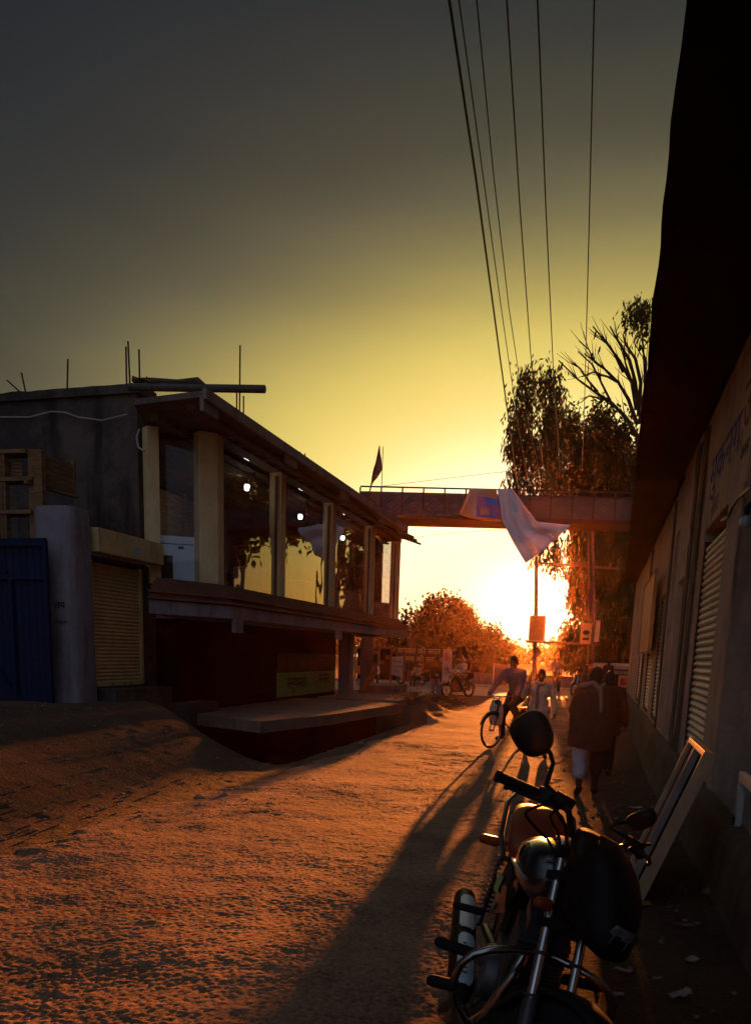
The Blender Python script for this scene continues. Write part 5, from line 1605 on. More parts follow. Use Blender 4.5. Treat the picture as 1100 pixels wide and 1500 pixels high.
# ------------------------------------------------------------------ simple far motorcycle (with its parts)
M_gloss = mat('black_gloss', (.010, .010, .012), (.007, .007, .009), 5, .12, coat=.6)
def far_moto(loc, rz, label, paint, group='motorcycles at the crossing'):
    t = thing('motorcycle', label, 'motorcycle', loc, rz, group)
    for x in (.62, -.62):
        wheel('wheel', (x, 0, .3), .30, .045, t, 10, hub=.05, rimw=.015)
    b = MB(); b.loft([[(.34, y, z) for y, z in ((-.08, .78), (.08, .78), (.10, .9), (0, .97), (-.10, .9))], [(.1, y, z) for y, z in ((-.13, .74), (.13, .74), (.15, .9), (0, .99), (-.15, .9))], [(-.15, y, z) for y, z in ((-.09, .72), (.09, .72), (.09, .82), (0, .86), (-.09, .82))]]); b.build('fuel_tank', paint, t, bevel=.012, smooth=True)
    b = MB(); b.loft([[(x, y, z) for y, z in ((-.12 * k, .74 + h), (.12 * k, .74 + h), (.13 * k, .82 + h), (-.13 * k, .82 + h))] for x, k, h in ((-.1, .7, .0), (-.4, 1, .0), (-.75, .8, .05), (-.82, .5, .07))]); b.build('seat', M_black, t, bevel=.015, smooth=True)
    b = MB(); b.box(-.2, .22, -.14, .14, .24, .52); b.box(-.02, .2, -.09, .09, .521, .72); b.build('engine', M_steel, t, bevel=.02)
    for s_ in (-1, 1):
        b = MB(); b.tube([(.62, .08 * s_, .3), (.38, .09 * s_, .92)], .022, 8); b.build('fork', M_chrome, t)
    b = MB(); b.tube([(.22, .36, 1.02), (.34, .2, 1.04), (.36, 0, .96), (.34, -.2, 1.04), (.22, -.36, 1.02)], .013, 8); b.build('handlebar', M_chrome, t)
    b = MB(); b.lathe([(.001, .16), (.05, .15), (.10, .06), (.095, 0), (.001, -.005)], Matrix.Translation((.42, 0, .86)) @ Matrix.Rotation(-PI / 2, 4, 'Y'), 16); b.build('headlight', M_chrome, t, smooth=True)
    for c, a0, a1 in ((.62, 20, 160), (-.62, 30, 180)):
        b = MB(); b.tube([Vector((c + .335 * math.cos(R(a)), 0, .3 + .335 * math.sin(R(a)))) for a in range(a0, a1, 14)], .055, 6, flat=.4)
        b.build('mudguard', paint, t)
    b = MB(); b.tube([(.25, -.14, .4), (.1, -.18, .22), (-.3, -.18, .27), (-.85, -.18, .38)], [.025, .025, .045, .045], 10); b.build('silencer', M_chrome, t, smooth=True)
    for s_ in (-1, 1):
        b = MB(); b.tube([(.33, .26 * s_, 1.04), (.34, .3 * s_, 1.16)], .006, 5); b.ball((.34, .33 * s_, 1.2), (.012, .06, .045))
        b.build('mirror', M_black, t)
    b = MB(); b.box(-.92, -.86, -.05, .05, .74, .80); b.build('tail_lamp', mat('red_lens', (.35, .02, .01), None, 5, .2), t, bevel=.01)
    return t
RIDE = dict(pelvis=(0, -.32, .90), chest=(0, -.25, 1.22), neck=(0, -.20, 1.38), head=(0, -.16, 1.525), shL=(-.19, -.21, 1.34), shR=(.19, -.21, 1.34), elL=(-.3, .0, 1.12), wrL=(-.32, .20, 1.03), elR=(.3, .0, 1.12), wrR=(.32, .20, 1.03), handL=(.1, .9, 0), handR=(-.1, .9, 0), fistL=.8, fistR=.8,
            hiL=(-.1, -.28, .86), hiR=(.1, -.28, .86), knL=(-.20, .12, .70), anL=(-.2, -.08, .35), knR=(.20, .12, .70), anR=(.2, -.08, .35))
PILL = {**RIDE, **dict(pelvis=(0, -.66, .95), chest=(0, -.60, 1.27), neck=(0, -.56, 1.43), head=(.05, -.52, 1.575), shL=(-.19, -.57, 1.39), shR=(.19, -.57, 1.39), elL=(-.25, -.4, 1.15), wrL=(-.16, -.24, 1.0), elR=(.25, -.4, 1.15), wrR=(.16, -.24, 1.0), hiL=(-.1, -.62, .91), hiR=(.1, -.62, .91), knL=(-.25, -.25, .76), anL=(-.23, -.4, .40), knR=(.25, -.25, .76), anR=(.23, -.4, .40))}
a, c = gnd(655, 1022), gnd(684, 1020)
mdir = Vector((-.62, -.78, 0)).normalized()
mc = (a + c) / 2
rzm = math.atan2(mdir.y, mdir.x)
far_moto(mc, rzm, 'motorcycle carrying two riders at the left side of the crossing', M_gloss)
person('front rider in a pale green shirt on the motorcycle with two people', mc, rzm - PI / 2, RIDE, [('shirt', 'shirt', M_palegreen, dict(fold=.004)), ('trousers', 'trousers', M_darktr, dict()), ('shoes', 'shoes', M_sandal, dict(fold=0))], 'motorcycle riders', .018)
person('pillion rider in dark maroon clothes sitting behind the pale green shirt', mc, rzm - PI / 2, PILL, [('shirt', 'shirt', M_maroon, dict(fold=.004)), ('trousers', 'trousers', M_black_c, dict()), ('shoes', 'shoes', M_sandal, dict(fold=0))], 'motorcycle riders', .018)
# standing man near the signs
p = gnd(636, 1022)
person('man standing in a dark shirt and pale trousers beside the motorcycle with two riders', p, face_to(.5, .8), dict(knR=(.13, .06, .5), anR=(.16, .04, .09)), [('shirt', 'kurta', M_black_c, dict(hem=.80)), ('trousers', 'trousers', shade('grey_trousers', (.25, .22, .22)), dict(pad=.025)), ('shoes', 'shoes', M_sandal, dict(fold=0))], 'people at the crossing', .018)
# sitting people at the left stall
SIT = dict(pelvis=(0, 0, .50), chest=(0, .05, .82), neck=(0, .08, .98), head=(0, .11, 1.125), shL=(-.19, .06, .94), shR=(.19, .06, .94), elL=(-.24, .14, .70), wrL=(-.16, .34, .62), elR=(.24, .14, .70), wrR=(.16, .34, .62), fistL=.4, fistR=.4, hiL=(-.09, .03, .48), hiR=(.09, .03, .48), knL=(-.12, .42, .48), anL=(-.12, .40, .09), knR=(.12, .42, .48), anR=(.12, .40, .09))
for px, Y, mm, lb, fx in ((528, 38.5, M_orange, 'person in an orange wrap sitting at the left edge of the roadside stall', .9), (548, 39.5, M_whiteshirt, 'person in a white shirt sitting on a bench inside the roadside stall', .4), (612, 40, M_tan, 'person in a tan shirt sitting at the table of the roadside stall', -.5)):
    p = AY(px, 990, Y); p.z = -.13
    person(lb, p, face_to(fx, -1), SIT, [('shirt', 'shirt', mm, dict()), ('trousers', 'trousers', M_darktr, dict())], 'people sitting at the stall', .02)
    t = thing('stool', ('low wooden stool under the person in orange', 'low wooden stool under the person in a white shirt', 'low wooden stool under the person in a tan shirt')[(px > 540) + (px > 600)], 'stool', p, face_to(fx, -1), 'stools at the stall')
    b = MB(); b.box(-.17, .17, -.15, .17, .33, .37); b.build('seat', M_wood, t)
    for sx in (-.14, .14):
        for sy in (-.12, .14):
            b = MB(); b.box(sx - .02, sx + .02, sy - .02, sy + .02, 0, .329); b.build('leg', M_wood, t)
# people beyond on the right
p = AY(812, 1018, 40.5); p.z = -.11
person('hazy figure standing alone under the sun glow at the crossing', p, face_to(.3, -1), dict(knL=(-.14, .06, .5), anL=(-.17, .02, .09), elR=(.27, .05, 1.14), wrR=(.2, .2, 1.05)), [('shirt', 'shirt', M_tan, dict()), ('trousers', 'trousers', M_darktr, dict(pad=.03)), ('shoes', 'shoes', M_sandal, dict(fold=0))], 'people at the crossing', .02)
p = AY(847, 1020, 37.5); p.z = -.11
far_moto(p, R(-112), 'motorcycle with one rider between the sun glow and the man in the shawl', M_gloss)
person('rider in dark clothes on the motorcycle nearest the sun glow', p, R(-112) - PI / 2, RIDE, [('shirt', 'shirt', M_black_c, dict(fold=.004)), ('trousers', 'trousers', M_darktr, dict())], 'motorcycle riders', .02)
p = AY(860, 1014, 40.5); p.z = -.11
person('man standing behind the rider, his head just above the shawl shoulder', p, face_to(-.4, -1), {}, [('shirt', 'shirt', shade('rust_shirt', (.24, .10, .05)), dict()), ('trousers', 'trousers', M_darktr, dict()), ('shoes', 'shoes', M_sandal, dict(fold=0))], 'people at the crossing', .02)
p = AY(888, 1014, 37.0); p.z = -.11
person('person in a dark red shirt standing in front of the covered stall', p, face_to(-.6, -1), dict(elL=(-.24, .08, 1.12), wrL=(-.12, .26, 1.05), elR=(.24, .08, 1.12), wrR=(.12, .26, 1.05)), [('shirt', 'kurta', M_maroon, dict(hem=.7)), ('trousers', 'trousers', M_darktr, dict()), ('shoes', 'shoes', M_sandal, dict(fold=0))], 'people at the crossing', .02)

# ================================================================== ROADSIDE STALLS AND SIGNS
# right: covered stall with a lit poster
OS = AY(900, 1025, 38.5); OS.z = -.12
stl = thing('covered_stall', 'small roadside stall under a pale tarpaulin roof with an orange poster on its front', 'stall', OS)
def s_(px, py, dy=0): return AY(px, py, OS.y + dy) - OS
M_tarp = mat('pale_tarp', (.32, .27, .23), (.24, .20, .17), 1.5, .7, bump=.02, bscale=4)
a, c = s_(868, 974), s_(938, 976)
b = MB()
V = []
for i in range(13):
    r = []
    for j in range(7):
        u, v_ = i / 12, j / 6
        p = a.lerp(c, u); p = p + Vector((0, v_ * 2.4 - .3, .10 * v_ - .05 * math.sin(u * PI * 3) * math.sin(v_ * PI) + .03 * mnoise.noise(Vector((i, j, 0)))))
        r.append(b.bm.verts.new(p))
    V.append(r)
for i in range(12):
    for j in range(6): b.bm.faces.new((V[i][j], V[i + 1][j], V[i + 1][j + 1], V[i][j + 1]))
o = b.build('roof', M_tarp, stl, smooth='all'); o.modifiers.new('t', 'SOLIDIFY').thickness = .03
b = MB(); b.box(a.x, c.x + .1, -.34, -.31, a.z - .16, a.z - .01); b.build('valance', M_tarp, stl)
b = MB(); b.box(a.x + .02, a.x + .07, -.25, 2.0, 0, a.z); b.build('side_sheet', M_tarp, stl)
for x in (a.x + .05, s_(893, 980).x, c.x): b = MB(); b.box(x - .035, x + .035, -.30, -.23, 0, a.z - .02); b.build('post', M_wood, stl)
b = MB(); q = s_(896, 982); b.box(q.x, c.x + .1, -.6, -.345, q.z - .04, q.z); b.box(q.x, c.x + .1, -.62, -.601, q.z - .16, q.z); b.build('awning', mat('awning_dark', (.10, .07, .05), (.3, .25, .2), 12, .8), stl)
b = MB(); q0, q1 = s_(896, 1008), s_(934, 1029); b.box(q0.x - .9, c.x + .1, -.5, .1, 0, q0.z); b.build('counter', M_dk, stl, bevel=.01)
b = MB(); b.box(a.x + .1, c.x, 1.9, 2.0, 0, a.z); b.build('back_sheet', M_black, stl)
p0, p1 = s_(904, 1006), s_(929, 990)
t = thing('poster', 'bright orange framed poster on the front of the covered stall', 'poster', OS + Vector((p0.x, -.53, p0.z)))
wd, ht = p1.x - p0.x, p1.z - p0.z
b = MB(); b.box(0, wd, -.02, 0, 0, ht); b.build('frame', mat('pale_frame_paint', (.6, .42, .28), None, 5, .6), t)
b = MB(); b.box(.04, wd - .04, -.03, -.021, .04, ht - .04); b.build('print', mat('orange_print', (.62, .17, .05), (.50, .12, .04), 5, .6), t)
b = MB(); b.box(wd * .15, wd * .38, -.036, -.031, ht * .2, ht * .75); b.box(wd * .52, wd * .62, -.036, -.031, ht * .3, ht * .8); b.box(wd * .4, wd * .5, -.036, -.031, ht * .15, ht * .45); b.build('dark_marks', mat('print_brown', (.2, .06, .03), None, 5, .7), t)
b = MB()
for i in range(3): b.bar(s_(925 + i * 3, 1004, -.7), s_(930 + i * 2.2, 1030, -.8), .03, .03)
o = b.build('leaning_rods', M_steel); o.location = OS; tag(o, 'pale rods leaning on the counter right of the orange poster', 'rods')
# left stall with sign board
OL = AY(600, 1005, 44.6); OL.z = -.12
ls = thing('roadside_stall', 'wide dark open roadside stall with yellow lettering on its sign board behind the shop corner', 'stall', OL)
def l_(px, py, dy=0): return AY(px, py, OL.y + dy) - OL
a, c = l_(500, 950), l_(652, 951)
b = MB(); b.box(a.x, c.x, -.3, 3.5, a.z + .06, a.z + .16); b.build('roof', M_steel, ls)
sbx = l_(588, 950)
b = MB(); b.box(sbx.x, c.x, -.40, -.31, c.z - .85, c.z + .05); sgn = b.build('sign_board', mat('maroon_sign', (.07, .025, .02), (.05, .02, .015), 3, .6), ls)
M_yel = mat('yellow_lettering', (.42, .34, .07), (.34, .26, .06), 12, .6)
text('lettering', '• समसर की सदर की', .46, frame_M(((sbx.x + c.x) / 2, -.405, c.z - .17), (1, 0, 0), (0, 0, 1)), M_yel, sgn)
text('lettering', '• समस की सदर की', .42, frame_M(((sbx.x + c.x) / 2, -.405, c.z - .62), (1, 0, 0), (0, 0, 1)), M_yel, sgn)
for px in (522, 556, 590, 620, 650):
    b = MB(); x = l_(px, 980).x; b.box(x - .05, x + .05, -.28, -.18, 0, a.z + .055); b.build('post', M_wood, ls)
b = MB(); b.box(a.x, c.x, 3.3, 3.4, 0, a.z + .05); b.build('back_wall', M_black_c, ls)
b = MB()
for i in range(14):
    x = a.x + .3 + i * .42; b.box(x, x + .3, 2.9, 3.29, 1.0 + (i % 3) * .3, 1.24 + (i % 3) * .3)
b.build('shelf_goods', mat('shelf_goods', (.35, .14, .06), (.12, .10, .10), 6, .6, sharp=1.0), ls)
b = MB(); x0, x1 = l_(600, 990).x, l_(630, 990).x; b.box(x0, x1, .2, .8, .72, .77); b.box(x0 + .02, x0 + .08, .25, .31, 0, .719); b.box(x1 - .08, x1 - .02, .25, .31, 0, .719); b.box(x0 + .02, x0 + .08, .7, .76, 0, .719); b.box(x1 - .08, x1 - .02, .7, .76, 0, .719)
o = b.build('table', M_wood); o.location = OL; tag(o, 'wooden table under the yellow lettering of the roadside stall', 'table')
# parked bicycle/motorcycle in front of the stall
p = AY(602, 1004, 42.0); p.z = -.11
far_moto(p, R(170), 'dark motorcycle parked in front of the yellow lettered stall', M_gloss)
# sheet sign on two posts
q0, q1 = AY(571, 1024, 27.5), AY(588, 1024, 27.5)
z_ = H(q0.x, q0.y)
t = thing('post_sign', 'white printed sheet stretched between two thin posts near the platform end', 'sign', (q0.x, q0.y, z_))
tz = AY(571, 951, 27.5).z - z_
b = MB(); b.box(-.035, .035, -.03, .03, -.2, tz); b.build('post', M_wood, t)
dx = q1.x - q0.x
b = MB(); b.box(dx - .03, dx + .03, .17, .23, -.2, tz); b.build('post', M_steel, t)
z0_, z1_ = AY(571, 988, 27.5).z - z_, AY(571, 962, 27.5).z - z_
b = MB(); b.loft([[(.037, -.04, z0_), (.037, -.04, z1_), (.037, -.05, z1_), (.037, -.05, z0_)], [(dx - .031, .16, z0_ - .1), (dx - .031, .16, z1_ + .02), (dx - .031, .15, z1_ + .02), (dx - .031, .15, z0_ - .1)]]); b.build('sheet', mat('white_sheet', (.55, .52, .48), (.45, .42, .4), 5, .7), t)
MS = frame_M((dx / 2, .04, (z0_ + z1_) / 2 - .03), (dx, .2, 0), (0, 0, 1))
for i, s0 in enumerate(('सरल मन', 'वन कमल', 'नगर')):
    text('lettering', s0, .11, MS @ Matrix.Translation((0, .18 - i * .18, .012)), M_ink, t)
# framed upright board
q = GZ(653, 1012, -.13)
t = thing('standing_board', 'tall narrow framed board standing left of the two motorcycle riders', 'sign', (q.x, q.y, H(q.x, q.y)))
ht = AY(653, 953, q.y).z - H(q.x, q.y)
wd = .42
b = MB(); b.box(-wd / 2 + .05, wd / 2 - .05, 0, .03, .38, ht - .05); b.build('panel', mat('red_white_panel', (.30, .10, .07), (.42, .36, .30), 2.2, .6, sharp=1.05), t)
M_wf = mat('white_frame', (.5, .44, .4), (.4, .35, .3), 5, .6)
for x0, x1, z0_, z1_ in ((-wd / 2, -wd / 2 + .049, 0, ht), (wd / 2 - .049, wd / 2, 0, ht), (-wd / 2 + .05, wd / 2 - .05, ht - .049, ht), (-wd / 2 + .05, wd / 2 - .05, .33, .379)):
    b = MB(); b.box(x0, x1, -.01, .035, z0_, z1_); b.build('frame_bar', M_wf, t)
# grey door-like panel and a low wall at the far kerb
q = AY(732, 1012, 46)
t = thing('tin_sheet', 'plain tall brown sheet standing by the far wall behind the cyclist', 'panel', (q.x, q.y, -.12))
hh = AY(732, 973, 46).z + .12; wd = AY(742, 990, 46).x - AY(722, 990, 46).x
b = MB(); b.box(-wd / 2, wd / 2, 0, .05, 0, hh); b.build('sheet', mat('panel_brown', (.16, .10, .07), (.12, .075, .05), 3, .7), t)
for x in (-wd / 2 - .07, wd / 2 + .001): b = MB(); b.box(x, x + .07, -.02, .06, 0, hh + .05); b.build('post', M_wf, t)
q0, q1 = AY(664, 1010, 47.5), AY(860, 1010, 47.5)
b = MB()
rg = []
for i in range(31):
    x = q0.x + (q1.x - q0.x) * i / 30
    h = .55 + .08 * mnoise.noise(Vector((x, 0, 4)))
    rg.append([(x, 47.4, -.2), (x, 47.7, -.2), (x, 47.7, h), (x, 47.4, h)])
b.loft(rg); tag(b.build('low_wall', M_conc), 'low rough masonry wall along the far side of the crossing', 'wall')
# scrub on the heap between platform and road
b = MB()
for i in range(70):
    x, y = -5.0 + rnd.gauss(0, .35), rnd.uniform(19.5, 27.5)
    leaves(b, (x, y, H(x, y) + .12), (.18, .18, .14), 54, .10, .014, -.3)
stuff(tag(b.build('weeds', leaf_mat('dry_weed', (.06, .05, .025), (.10, .08, .04)), normals=False), 'low dry weeds on the dirt heap beyond the platform', 'weeds'))
# ================================================================== FOREGROUND MOTORCYCLE
BK = thing('motorcycle', 'large black motorcycle with a maroon seat parked on its side stand, handlebar turned', 'motorcycle', (-.285, 2.92, .0))
LEAN, BYAW, STEER = R(-12), R(-81), R(38)
BK.rotation_euler = (LEAN, 0, BYAW)
BKM = Matrix.Translation((-.285, 2.92, .0)) @ Matrix.Rotation(BYAW, 4, 'Z') @ Matrix.Rotation(LEAN, 4, 'X')
BKI = BKM.inverted()
AX0 = Vector((.36, 0, .78)); AXD = Vector((-math.sin(R(26)), 0, math.cos(R(26))))
ST = Matrix.Translation(AX0) @ Matrix.Rotation(STEER, 4, AXD) @ Matrix.Translation(-AX0)
def bp_(px, py, Y): return BKI @ AY(px, py, Y)
M_alloy = mat('dark_alloy', (.05, .05, .052), (.035, .035, .036), 12, .4, .7, spec=.5)
M_tankp = mat('tank_paint', (.012, .012, .016), (.009, .009, .012), 3, .16, coat=.8, spec=.6)
M_cowlp = mat('cowl_paint', (.006, .006, .007), (.004, .004, .005), 6, .5, spec=.12)
M_seatv = mat('maroon_vinyl', (.22, .030, .017), (.17, .024, .014), 9, .5, bump=.0008, bscale=260, spec=.2)
M_rub = mat('grip_rubber', (.015, .014, .013), (.010, .010, .010), 60, .75, bump=.002, bscale=180)
M_grey = mat('engine_alloy', (.10, .10, .10), (.06, .06, .06), 14, .45, .6, bump=.001, bscale=80)
M_mir = mat('mirror_shell', (.012, .012, .012), (.009, .009, .009), 20, .42)
M_amber = mat('amber_lens', (.22, .045, .008), (.18, .035, .006), 20, .3)
M_lens = mat('headlamp_glass', (.16, .17, .18), (.10, .11, .12), 30, .06, .2, spec=.9)
def wheelf(c, T, front):
    M = T @ Matrix.Translation(c) @ Matrix.Rotation(PI / 2, 4, 'X')
    Rr, w2 = .305, .045
    if front: M = M @ Matrix.Diagonal((.935, .935, .95, 1))
    b = MB()
    prof = [(.222, -.032), (.25, -.045), (.285, -.044), (.300, -.028), (.306, 0), (.300, .028), (.285, .044), (.25, .045), (.222, .032)]
    n = 96
    rings = []
    for k in range(n):
        a = 2 * PI * k / n
        r_ = []
        for (r, z) in prof:
            g_ = -.005 if (k % 4 == 0 and r > .29) else 0
            r_.append(M @ Vector(((r + g_) * math.cos(a), (r + g_) * math.sin(a), z)))
        rings.append(r_)
    b.loft(rings + [rings[0]], closed=False)
    bmesh.ops.remove_doubles(b.bm, verts=b.bm.verts, dist=1e-5)
    w0 = b.build('wheel', M_tyre, BK, smooth='all')
    b = MB(); b.lathe([(.205, -.034), (.224, -.036), (.226, 0), (.224, .036), (.205, .034), (.198, 0)], M, 64); b.lathe([(.205, -.034), (.198, 0), (.205, .034)], M, 64)
    for k in range(6):
        a = 2 * PI * k / 6
        for s_ in (-.12, .12):
            b.bar(M @ Vector((.045 * math.cos(a), .045 * math.sin(a), 0)), M @ Vector((.202 * math.cos(a + s_), .202 * math.sin(a + s_), 0)), .018, .026)
    b.lathe([(.001, -.05), (.05, -.05), (.06, -.02), (.06, .02), (.05, .05), (.001, .05)], M, 24)
    b.build('rim', M_alloy, w0, smooth=True)
    b = MB(); b.lathe([(.07, .052), (.115, .052), (.115, .056), (.07, .056), (.07, .052)] if front else [(.001, -.055), (.075, -.055), (.08, -.03), (.001, -.03)], M, 40); b.build('brake_disc' if front else 'brake_drum', M_chrome if front else M_grey, w0, smooth=True)
wheelf((.69, 0, .285), ST, True); wheelf((-.62, 0, .305), Matrix.Identity(4), False)
def sect(hy, hz, n=28, p=.55):
    o = []
    for k in range(n):
        a = 2 * PI * k / n
        o.append((math.copysign(abs(math.cos(a)) ** p, math.cos(a)) * hy, math.copysign(abs(math.sin(a)) ** p, math.sin(a)) * hz))
    return o
def bodyloft(stations, name, material, T=None, p=.55, n=28, parent=None, sm=True):
    b = MB(T)
    rg = []
    for st in stations:
        x, zc, hy, hz = st[:4]; tl = st[4] if len(st) > 4 else 0
        rg.append([(x + tl * z, y, zc + z) for y, z in sect(hy, hz, n, p)])
    b.loft(rg)
    return b.build(name, material, parent or BK, smooth='all' if sm == 'all' else sm)
# tank with knee cut-outs
tank = bodyloft([(.335, .83, .06, .05), (.32, .84, .10, .085), (.26, .85, .135, .10), (.16, .855, .155, .105), (.04, .845, .15, .10), (-.06, .825, .125, .085), (-.14, .80, .10, .065), (-.19, .78, .085, .045)], 'fuel_tank', M_tankp, p=.72, n=40, sm='all')
b = MB(); b.lathe([(.001, .018), (.036, .016), (.042, .006), (.044, -.01)], Matrix.Translation((.10, 0, .952)), 28); b.build('filler_cap', M_chrome, tank, smooth=True)
b = MB()
for s_ in (-1, 1):
    pts = [(.29, .124 * s_, .83), (.18, .156 * s_, .845), (.05, .154 * s_, .83), (-.06, .128 * s_, .80)]
    b.tube(pts, .012, 8, flat=.5)
b.build('tank_stripe', mat('silver_stripe', (.40, .38, .34), None, 8, .3, .5), tank, smooth=True)
bodyloft([(-.10, .785, .085, .035), (-.16, .775, .115, .045), (-.28, .77, .138, .05), (-.42, .785, .142, .055), (-.50, .81, .140, .06), (-.60, .845, .135, .055), (-.74, .875, .118, .045), (-.83, .885, .08, .022)], 'seat', M_seatv, p=.62, n=36, sm='all')
bodyloft([(-.52, .745, .10, .035), (-.75, .80, .085, .035), (-.93, .83, .05, .025), (-.95, .83, .02, .01)], 'tail_cowl', M_tankp, p=.6, sm='all')
b = MB()
b.tube([(-.34, .15, .73), (-.50, .17, .79), (-.74, .16, .895), (-.93, .10, .945), (-.97, 0, .955), (-.93, -.10, .945), (-.74, -.16, .895), (-.50, -.17, .79), (-.34, -.15, .73)], .013, 10)
b.build('grab_rail', M_chrome, BK, smooth=True)
for s_ in (-1, 1):
    b = MB(); b.tube([(-.72, .08 * s_, .71), (-.73, .165 * s_, .70)], .010, 8)
    ind = b.build('rear_indicator', M_black, BK)
    b = MB(); b.cap((-.73, .165 * s_, .70), (-.73, .225 * s_, .70), .026, .023, 14); b.build('indicator_lens', M_amber, ind, smooth=True)
    b = MB(); rg = []
    for x, z0_, z1_, y in ((-.12, .56, .78, .11), (-.25, .50, .76, .135), (-.40, .54, .75, .135), (-.50, .64, .75, .12)):
        rg.append([(x, y * s_, z0_), (x, (y + .02) * s_, (z0_ + z1_) / 2), (x, y * s_, z1_), (x, (y - .03) * s_, (z0_ + z1_) / 2)])
    b.loft(rg); sp = b.build('side_panel', M_tankp, BK, smooth=True, bevel=.006)
    b = MB(); b.loft([[(-.17, .146 * s_, .69), (-.17, .148 * s_, .69), (-.21, .152 * s_, .60), (-.21, .150 * s_, .60)], [(-.23, .160 * s_, .70), (-.23, .162 * s_, .70), (-.27, .163 * s_, .61), (-.27, .161 * s_, .61)]]); b.build('green_decal', mat('green_decal', (.05, .40, .14), (.04, .30, .1), 12, .3), sp)
    b = MB(); b.tube([(-.45, .15 * s_, .74), (-.60, .15 * s_, .32)], [.016, .016], 8)
    for k in range(12):
        c = Vector((-.462, .15 * s_, .70)).lerp(Vector((-.575, .15 * s_, .40)), k / 11)
        b.torus(.028, .006, Matrix.Translation(c) @ Matrix.Rotation(R(-19), 4, 'Y'), 16, 6)
    b.build('rear_shock', M_chrome, BK, smooth=True)
b = MB()
b.tube([Vector((-.62 + .345 * math.cos(R(a)), 0, .305 + .345 * math.sin(R(a)))) for a in range(50, 190, 10)], .062, 8, flat=.35); b.build('rear_mudguard', M_black, BK, smooth=True)
b = MB(); b.box(-.985, -.955, -.06, .06, .73, .79); b.build('tail_lamp', mat('red_lens', (.35, .02, .01), None, 5, .2), BK, bevel=.012)
# frame, engine
b = MB()
for a in ([(.33, 0, .90), (.10, 0, .79), (-.30, 0, .74), (-.75, 0, .76)], [(.37, 0, .70), (.36, 0, .40), (.25, 0, .20)], [(.25, .06, .20), (-.15, .08, .20), (-.25, .08, .35), (-.22, .06, .72)], [(.25, -.06, .20), (-.15, -.08, .20), (-.25, -.08, .35), (-.22, -.06, .72)]):
    b.tube(a, .02, 8)
for s_ in (-1, 1): b.tube([(-.20, .09 * s_, .36), (-.62, .11 * s_, .305)], .022, 8)
b.tube([AX0 - AXD * .06, AX0 + AXD * .16], .034, 16)
b.build('frame', M_black, BK, smooth=True)
b = MB()
b.box(-.17, .24, -.10, .10, .22, .46)
b.lathe([(.001, -.15), (.085, -.145), (.10, -.11), (.10, .11), (.085, .145), (.001, .15)], Matrix.Translation((.03, 0, .34)) @ Matrix.Rotation(PI / 2, 4, 'X'), 32)
b.lathe([(.001, -.14), (.07, -.135), (.08, -.10), (.08, .10), (.07, .135), (.001, .14)], Matrix.Translation((-.12, 0, .34)) @ Matrix.Rotation(PI / 2, 4, 'X'), 32)
en = b.build('engine', M_grey, BK, smooth=True)
b = MB()
CM = Matrix.Translation((.17, 0, .45)) @ Matrix.Rotation(R(18), 4, 'Y')
for k in range(11):
    b.box(-.085, .085, -.095, .095, .02 * k, .02 * k + .008, CM)
b.box(-.06, .06, -.065, .065, -.02, .24, CM)
b.box(-.07, .07, -.075, .075, .235, .29, CM)
b.build('cylinder_fins', M_grey, en)
b = MB(); b.tube([(.29, -.05, .56), (.37, -.08, .50), (.36, -.13, .34), (.26, -.17, .22), (.05, -.19, .19)], .021, 12); b.build('exhaust_pipe', M_chrome, BK, smooth=True)
b = MB()
rg = []
S0, S1 = Vector((.06, -.195, .19)), Vector((-.98, -.215, .31))
def silr(u): return .028 + .032 * sstep(0, .18, u) - .006 * sstep(.9, 1, u)
b.tube([S0.lerp(S1, u / 14) for u in range(15)], [silr(u / 14) for u in range(15)], 20); sil = b.build('silencer', M_black, BK, smooth=True)
# heat shield: sheet curved over the silencer's top, sky reflection painted in
M_shield = mat('sky_blue_shield', (.62, .76, .86), (.50, .62, .72), 7, .35, .35, stretch=(.3, 3, 3))  # pale blue base imitates chrome mirroring the sky
dS = (S1 - S0).normalized(); sS = dS.cross(Vector((0, 0, 1))).normalized(); uS = sS.cross(dS)
for ua, ub in ((.10, .50), (.56, .90)):
    b = MB(); rg = []
    for k in range(13):
        u = ua + (ub - ua) * k / 12
        c = S0.lerp(S1, u); r = silr(u) + .007
        wd = .62 * (1 if 0 < k < 12 else .7)
        ring = [c + (sS * math.sin(a) + uS * math.cos(a)) * r for a in [(-wd + 2 * wd * j / 8) + .1 for j in range(9)]] + [c + (sS * math.sin(a) + uS * math.cos(a)) * (r - .003) for a in [(wd - 2 * wd * j / 8) + .1 for j in range(9)]]
        rg.append(ring)
    b.loft(rg); hs = b.build('heat_shield', M_shield, sil, smooth=True)
for k in range(9):
    u = .16 + .03 * k
    c = S0.lerp(S1, u) + uS * (silr(u) + .008)
    b = MB(); b.bar(c - sS * .012, c + sS * (.012 - .004 * (k % 3)) + dS * (.012 * (k % 2)), .008, .003, uS); b.build('embossed_mark', M_alloy, sil)
